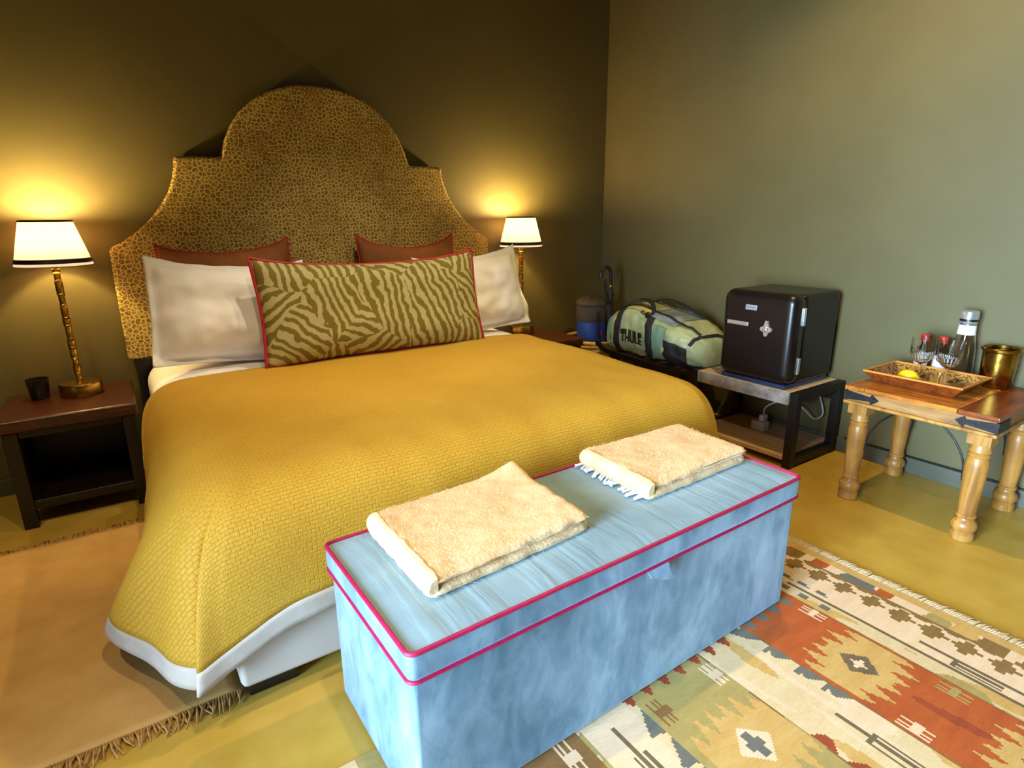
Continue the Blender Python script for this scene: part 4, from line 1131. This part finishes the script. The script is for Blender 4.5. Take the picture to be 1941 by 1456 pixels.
# top: breadboard ends and long planks between
ch(rbox('plank', (TX0-.004, TY0-.004, TZ-.020), (TX1, TY0+.130, TZ), TWD, None, .005), tb)
ch(rbox('plank', (TX0-.004, TY1-.075, TZ-.020), (TX1, TY1+.004, TZ), TWX, None, .005), tb)
wd_ = (TX1-TX0+.004)/5
for k in range(5):
    a = TX0-.004+k*wd_
    ch(rbox('plank', (a, TY0+.1315, TZ-.020), (a+wd_-.0012, TY1-.0765, TZ-.0005*(k % 2)), TW, None, .004), tb)
for lo, hi in (((TX0+.008, TY0+.008, .456), (TX0+.030, TY1-.008, TZ-.020)), ((TX1-.030, TY0+.008, .456), (TX1-.008, TY1-.008, TZ-.020))): ch(rbox('apron', lo, hi, TAP, None, .002), tb)
for lo, hi in (((TX0+.030, TY0+.008, .456), (TX1-.030, TY0+.030, TZ-.020)), ((TX0+.030, TY1-.030, .456), (TX1-.030, TY1-.008, TZ-.020))): ch(rbox('apron', lo, hi, TAP, None, .002), tb)
for lo, hi in (((TX0-.004, TY0-.004, .442), (TX0+.040, TY1+.004, .4565)), ((TX1-.040, TY0-.004, .442), (TX1, TY1+.004, .4565)), ((TX0+.04, TY0-.004, .442), (TX1-.04, TY0+.040, .4565)), ((TX0+.04, TY1-.040, .442), (TX1-.04, TY1+.004, .4565))):
    ch(rbox('moulding', lo, hi, TLEG, None, .005), tb)
lp = [(0, 0), (.036, 0), (.040, .004), (.040, .030), (.036, .034), (.034, .038), (.040, .046), (.0435, .058), (.042, .072), (.035, .082), (.030, .088), (.029, .096), (.034, .100), (.034, .108), (.029, .113), (.0305, .14), (.034, .20), (.0375, .27), (.0385, .315), (.036, .335), (.032, .345), (.036, .350), (.036, .358), (.031, .363), (.037, .369), (.037, .377), (.033, .382), (.034, .400), (.034, .404)]
for i, (x, y) in enumerate(((-.507, -2.672), (-.507, -2.233), (-.078, -2.672), (-.078, -2.233))):
    L = B().lathe(lp, (x, y, 0), 32); L.box((x-.038, y-.038, .400), (x+.038, y+.038, .4435))
    o = L.build('leg', TLEG, None, True); ch(o, tb)
# iron straps at the front corners: a plate wrapping the corner and a pointed arrow end
def strap(ys, sg):
    b = B(); x = TX0+.008-.0035; z = .479
    e = lambda y, zz: (x, ys+sg*y, z+zz)
    out = [(-.006, -.020), (.070, -.012), (.092, -.010), (.098, -.022), (.110, -.014), (.128, 0), (.110, .014), (.098, .022), (.092, .010), (.070, .012), (-.006, .020)]
    n = len(out)
    b.v = [Vector(e(*p)) for p in out]+[Vector(e(*p))+Vector((.004, 0, 0)) for p in out]
    b.f = [tuple(range(n)), tuple(reversed(range(n, 2*n)))]+[(i, i+n, (i+1) % n+n, (i+1) % n) for i in range(n)]
    b.box((x, min(ys-sg*.006, ys-sg*.010), z-.020), (x+.11, max(ys-sg*.006, ys-sg*.010), z+.020))
    for q in (.02, .06, .108): b.lathe([(.005, 0), (.004, .003), (0, .004)], n=10, mat=Matrix.Translation((x, ys+sg*q, z)) @ Matrix.Rotation(-PI/2, 4, 'Y'))
    o = b.build('iron_strap', IRON); bm = bmesh.new(); bm.from_mesh(o.data); bmesh.ops.recalc_face_normals(bm, faces=bm.faces); bm.to_mesh(o.data); bm.free(); ch(o, tb)
strap(TY0+.008, 1); strap(TY1-.008, -1)
for (x, y0, y1, sg) in ((-.507, -2.672, 0, 1), (-.507, -2.233, 0, -1), (-.078, -2.672, 0, 1), (-.078, -2.233, 0, -1)):
    P = [(x, y0+sg*.036, .235), (x, y0+sg*.045, .31), (x, y0+sg*.078, .375), (x, y0+sg*.125, .425), (x, y0+sg*.15, .445)]
    ch(B().tube(crom(P, 6), .0042, 8).build('iron_brace', IRON, None, True), tb)
tag(B().tube(crom([(-.012, -1.95, .084), (-.012, -2.1, .086), (-.012, -2.3, .0845), (-.012, -2.5, .086), (-.012, -2.75, .0845), (-.012, -3.1, .086)], 8), .0045, 8).build('wall_cable', BLACKP, None, True), 'black cable running along the top of the skirting under the table', 'cable')

# ------------------------------------------------------------------ tray and things on it
def carved():
    t = NT('carved_tray_print'); v = t.coord('Object', (1, 1, 1)); n = t.noise(v, 70, 2, .5, 1.5)
    vo = t.n('ShaderNodeTexVoronoi'); vo.inputs['Scale'].default_value = 75; t.l(v, vo.inputs['Vector'])
    f = t.ramp(t.math('ADD', n, t.math('MULTIPLY', vo.outputs['Distance'], .25)), [(.56, (0, 0, 0, 1)), (.62, (1, 1, 1, 1))])
    t.base(t.mix(f, S(52, 28, 14), S(168, 118, 54))); t.set(Roughness=.35); t.bump(f, .3, .003); return t.m
CARV = carved(); TRIM = wood('tray_rim', S(226, 158, 72), S(204, 132, 50), S(170, 100, 34), (12, 1.6, 12), .35)
ZTB = TZ
tr = thing('serving_tray', 'wooden serving tray with sloped patterned sides on the side table', 'tray', (-.295, -2.372, ZTB))
tx, ty, ti, thh = .142, .182, .038, .046
bx_, by_ = tx-ti, ty-ti
rbox('bottom', (-bx_, -by_, .001), (bx_, by_, .009), CARV, tr, .001)
def side(p):
    b = B(); b.v = p; b.f = [(0, 1, 2, 3), (7, 6, 5, 4), (0, 4, 5, 1), (1, 5, 6, 2), (2, 6, 7, 3), (3, 7, 4, 0)]
    o = b.build('side', [CARV, TWD], tr); o.data.polygons[1].material_index = 1; bm = bmesh.new(); bm.from_mesh(o.data); bmesh.ops.recalc_face_normals(bm, faces=bm.faces); bm.to_mesh(o.data); bm.free()
    return o
for ax, sg in (('x', -1), ('x', 1), ('y', -1), ('y', 1)):
    q = []
    for o_ in (0, .009):
        a, b, c, d = bx_+o_-.004, tx+o_-.004, by_+o_-.004, ty+o_-.004
        if ax == 'x': q += [(sg*a, -c, .001), (sg*a, c, .001), (sg*b, d, thh), (sg*b, -d, thh)]
        else: q += [(-a, sg*c, .001), (a, sg*c, .001), (b, sg*d, thh), (-b, sg*d, thh)]
    side(q)
for ax, sg in (('x', -1), ('x', 1), ('y', -1), ('y', 1)):
    if ax == 'x': lo, hi = (min(sg*tx-.005, sg*tx+.006), -ty-.006, thh-.002), (max(sg*tx-.005, sg*tx+.006), ty+.006, thh+.006)
    else: lo, hi = (-tx+.005, sg*ty-.005, thh-.002), (tx-.005, sg*ty+.006, thh+.006)
    rbox('rim', lo, hi, TRIM, tr, .002)
ZB = ZTB+.0095
LEM = M('lemon_peel', S(238, 200, 26), S(226, 184, 16), .45, scale=30, bump=.25, bscale=130)
lm = tag(B().lathe([(0, -.042), (.006, -.041), (.011, -.036), (.022, -.028), (.0285, -.014), (.030, 0), (.0285, .014), (.022, .027), (.012, .034), (.007, .039), (.003, .0425), (0, .043)], n=28,
        mat=Matrix.Translation((0, 0, .0302)) @ Matrix.Rotation(PI/2, 4, 'X') @ Matrix.Rotation(.0, 4, 'Z')).build('lemon', LEM, None, True), 'yellow lemon lying in the serving tray', 'lemon'); lm.location = (-.365, -2.335, ZB)
GL = glass('clear_glass')
def goblet(label, loc):
    r = thing('cut_glass_goblet', label, 'glass', loc, 0, 'cut glass goblets in the tray')
    B().lathe([(0, 0), (.034, 0), (.034, .003), (.010, .006), (0, .007)], n=28).build('foot', GL, r, True)
    B().lathe([(.0055, .0065), (.0045, .02), (.0045, .045), (.007, .062), (.0055, .07)], n=14).build('stem', GL, r, True)
    V = []; F = []; n = 40; prof = [(.006, .070), (.022, .080), (.037, .098), (.044, .120), (.0455, .150), (.0465, .185), (.0450, .185), (.0435, .150), (.0415, .121), (.0345, .101), (.02, .085), (.002, .0775)]
    for j in range(n):
        a = 2*PI*j/n
        for k, (rr, z) in enumerate(prof):
            f = 1+(.06 if (j % 2 and k in (1, 2, 3)) else 0); V.append((rr*f*math.cos(a), rr*f*math.sin(a), z))
    k = len(prof)
    for j in range(n):
        for q in range(k-1): F.append((j*k+q, ((j+1) % n)*k+q, ((j+1) % n)*k+q+1, j*k+q+1))
    F.append(tuple(j*k for j in reversed(range(n)))); F.append(tuple(j*k+k-1 for j in range(n)))
    o = mesh('bowl', V, F, GL, r, True); o.data.set_sharp_from_angle(angle=math.radians(12)); return r
goblet('cut glass goblet standing further left in the tray', (-.262, -2.332, ZB)); goblet('cut glass goblet standing further right in the tray', (-.262, -2.434, ZB))
tu = tag(B().lathe([(0, .0), (.024, 0), (.027, .003), (.031, .060), (.029, .060), (.0255, .008), (0, .007)], n=32).build('tumbler', GL, None, True), 'low clear glass tumbler beside the lemon in the tray', 'glass'); tu.location = (-.345, -2.437, ZB)
WB = M('dark_bottle', S(24, 14, 16), S(18, 10, 12), .08, 0, scale=8); RC = M('red_cap', S(200, 52, 40), S(176, 38, 34), .4, scale=20); PAP = M('paper_label', S(226, 224, 226), S(212, 210, 212), .7, scale=20); INK = M('label_ink', S(46, 44, 60), None, .7)
def bottle(label, loc):
    r = thing('miniature_bottle', label, 'bottle', loc, 0, 'miniature bottles behind the tray')
    B().lathe([(0, 0), (.026, 0), (.028, .004), (.028, .095), (.024, .113), (.013, .128), (.0115, .150), (0, .150)], n=28).build('bottle_body', WB, r, True)
    B().lathe([(.0135, .148), (.0175, .150), (.0175, .178), (.016, .182), (0, .183)], n=20).build('cap', RC, r, True)
    a0, a1 = PI*.62, PI*1.42; V = []
    for i in range(15):
        a = a0+(a1-a0)*i/14
        for z in (.035, .100): V.append((.0286*math.cos(a), .0286*math.sin(a), z))
    lb = mesh('paper_label', V, grid_faces(15, 2), PAP, r, True)
    V = []
    for i in range(9):
        a = PI*.9+PI*.24*i/8; w = .004+.012*(1-abs(i-4)/4)
        for z in (.088-w, .090): V.append((.0290*math.cos(a), .0290*math.sin(a), z))
    ik = mesh('emblem', V, grid_faces(9, 2), INK, lb, True); return r
bottle('dark bottle with red cap and white label behind the left goblet', (-.098, -2.272, ZTB)); bottle('dark bottle with red cap and white label behind the right goblet', (-.098, -2.345, ZTB))
ca = thing('glass_carafe', 'tall glass carafe with steel stopper and white neck label behind the tray', 'carafe', (-.085, -2.418, ZTB))
B().lathe([(0, 0), (.046, 0), (.048, .004), (.048, .06), (.044, .13), (.034, .20), (.030, .24), (.0315, .252), (.029, .252), (.0275, .24), (.0315, .20), (.0415, .13), (.0455, .06), (.0455, .008), (0, .007)], n=40).build('glass_body', GL, ca, True)
B().lathe([(.026, .235), (.027, .252), (.031, .254), (.033, .262), (.033, .302), (.031, .306), (0, .306)], n=32).build('stopper', CHROME, ca, True)
B().lathe([(.0335, .262), (.0335, .272), (.030, .272)], n=32, cap=False).build('stopper_ring', BLACKP, ca, True)
B().lathe([(.0345, .205), (.0335, .212), (.0312, .245), (.0305, .246)], n=32, cap=False).build('neck_label', PAP, ca, True)
ib = thing('ice_bucket', 'hammered brass ice bucket at the right end of the table', 'bucket', (-.088, -2.553, ZTB))
B().lathe([(0, 0), (.052, 0), (.056, .006), (.061, .10), (.062, .155), (.0605, .155), (.058, .10), (.053, .012), (0, .010)], n=40).build('pail', BRASSD, ib, True)
B().lathe([(.061, .150), (.069, .156), (.070, .166), (.067, .170), (.061, .168), (.058, .158)], n=40, cap=False).build('rim', BRASSD, ib, True)
for sg in (-1, 1): B().tube([(.0, sg*(.068+.020*math.sin(2*PI*k/14+PI/2)*.6+.008), .148+.020*math.cos(2*PI*k/14)) for k in range(14)], .0035, 8, closed=True).build('ring_handle', BRASSD, ib, True)
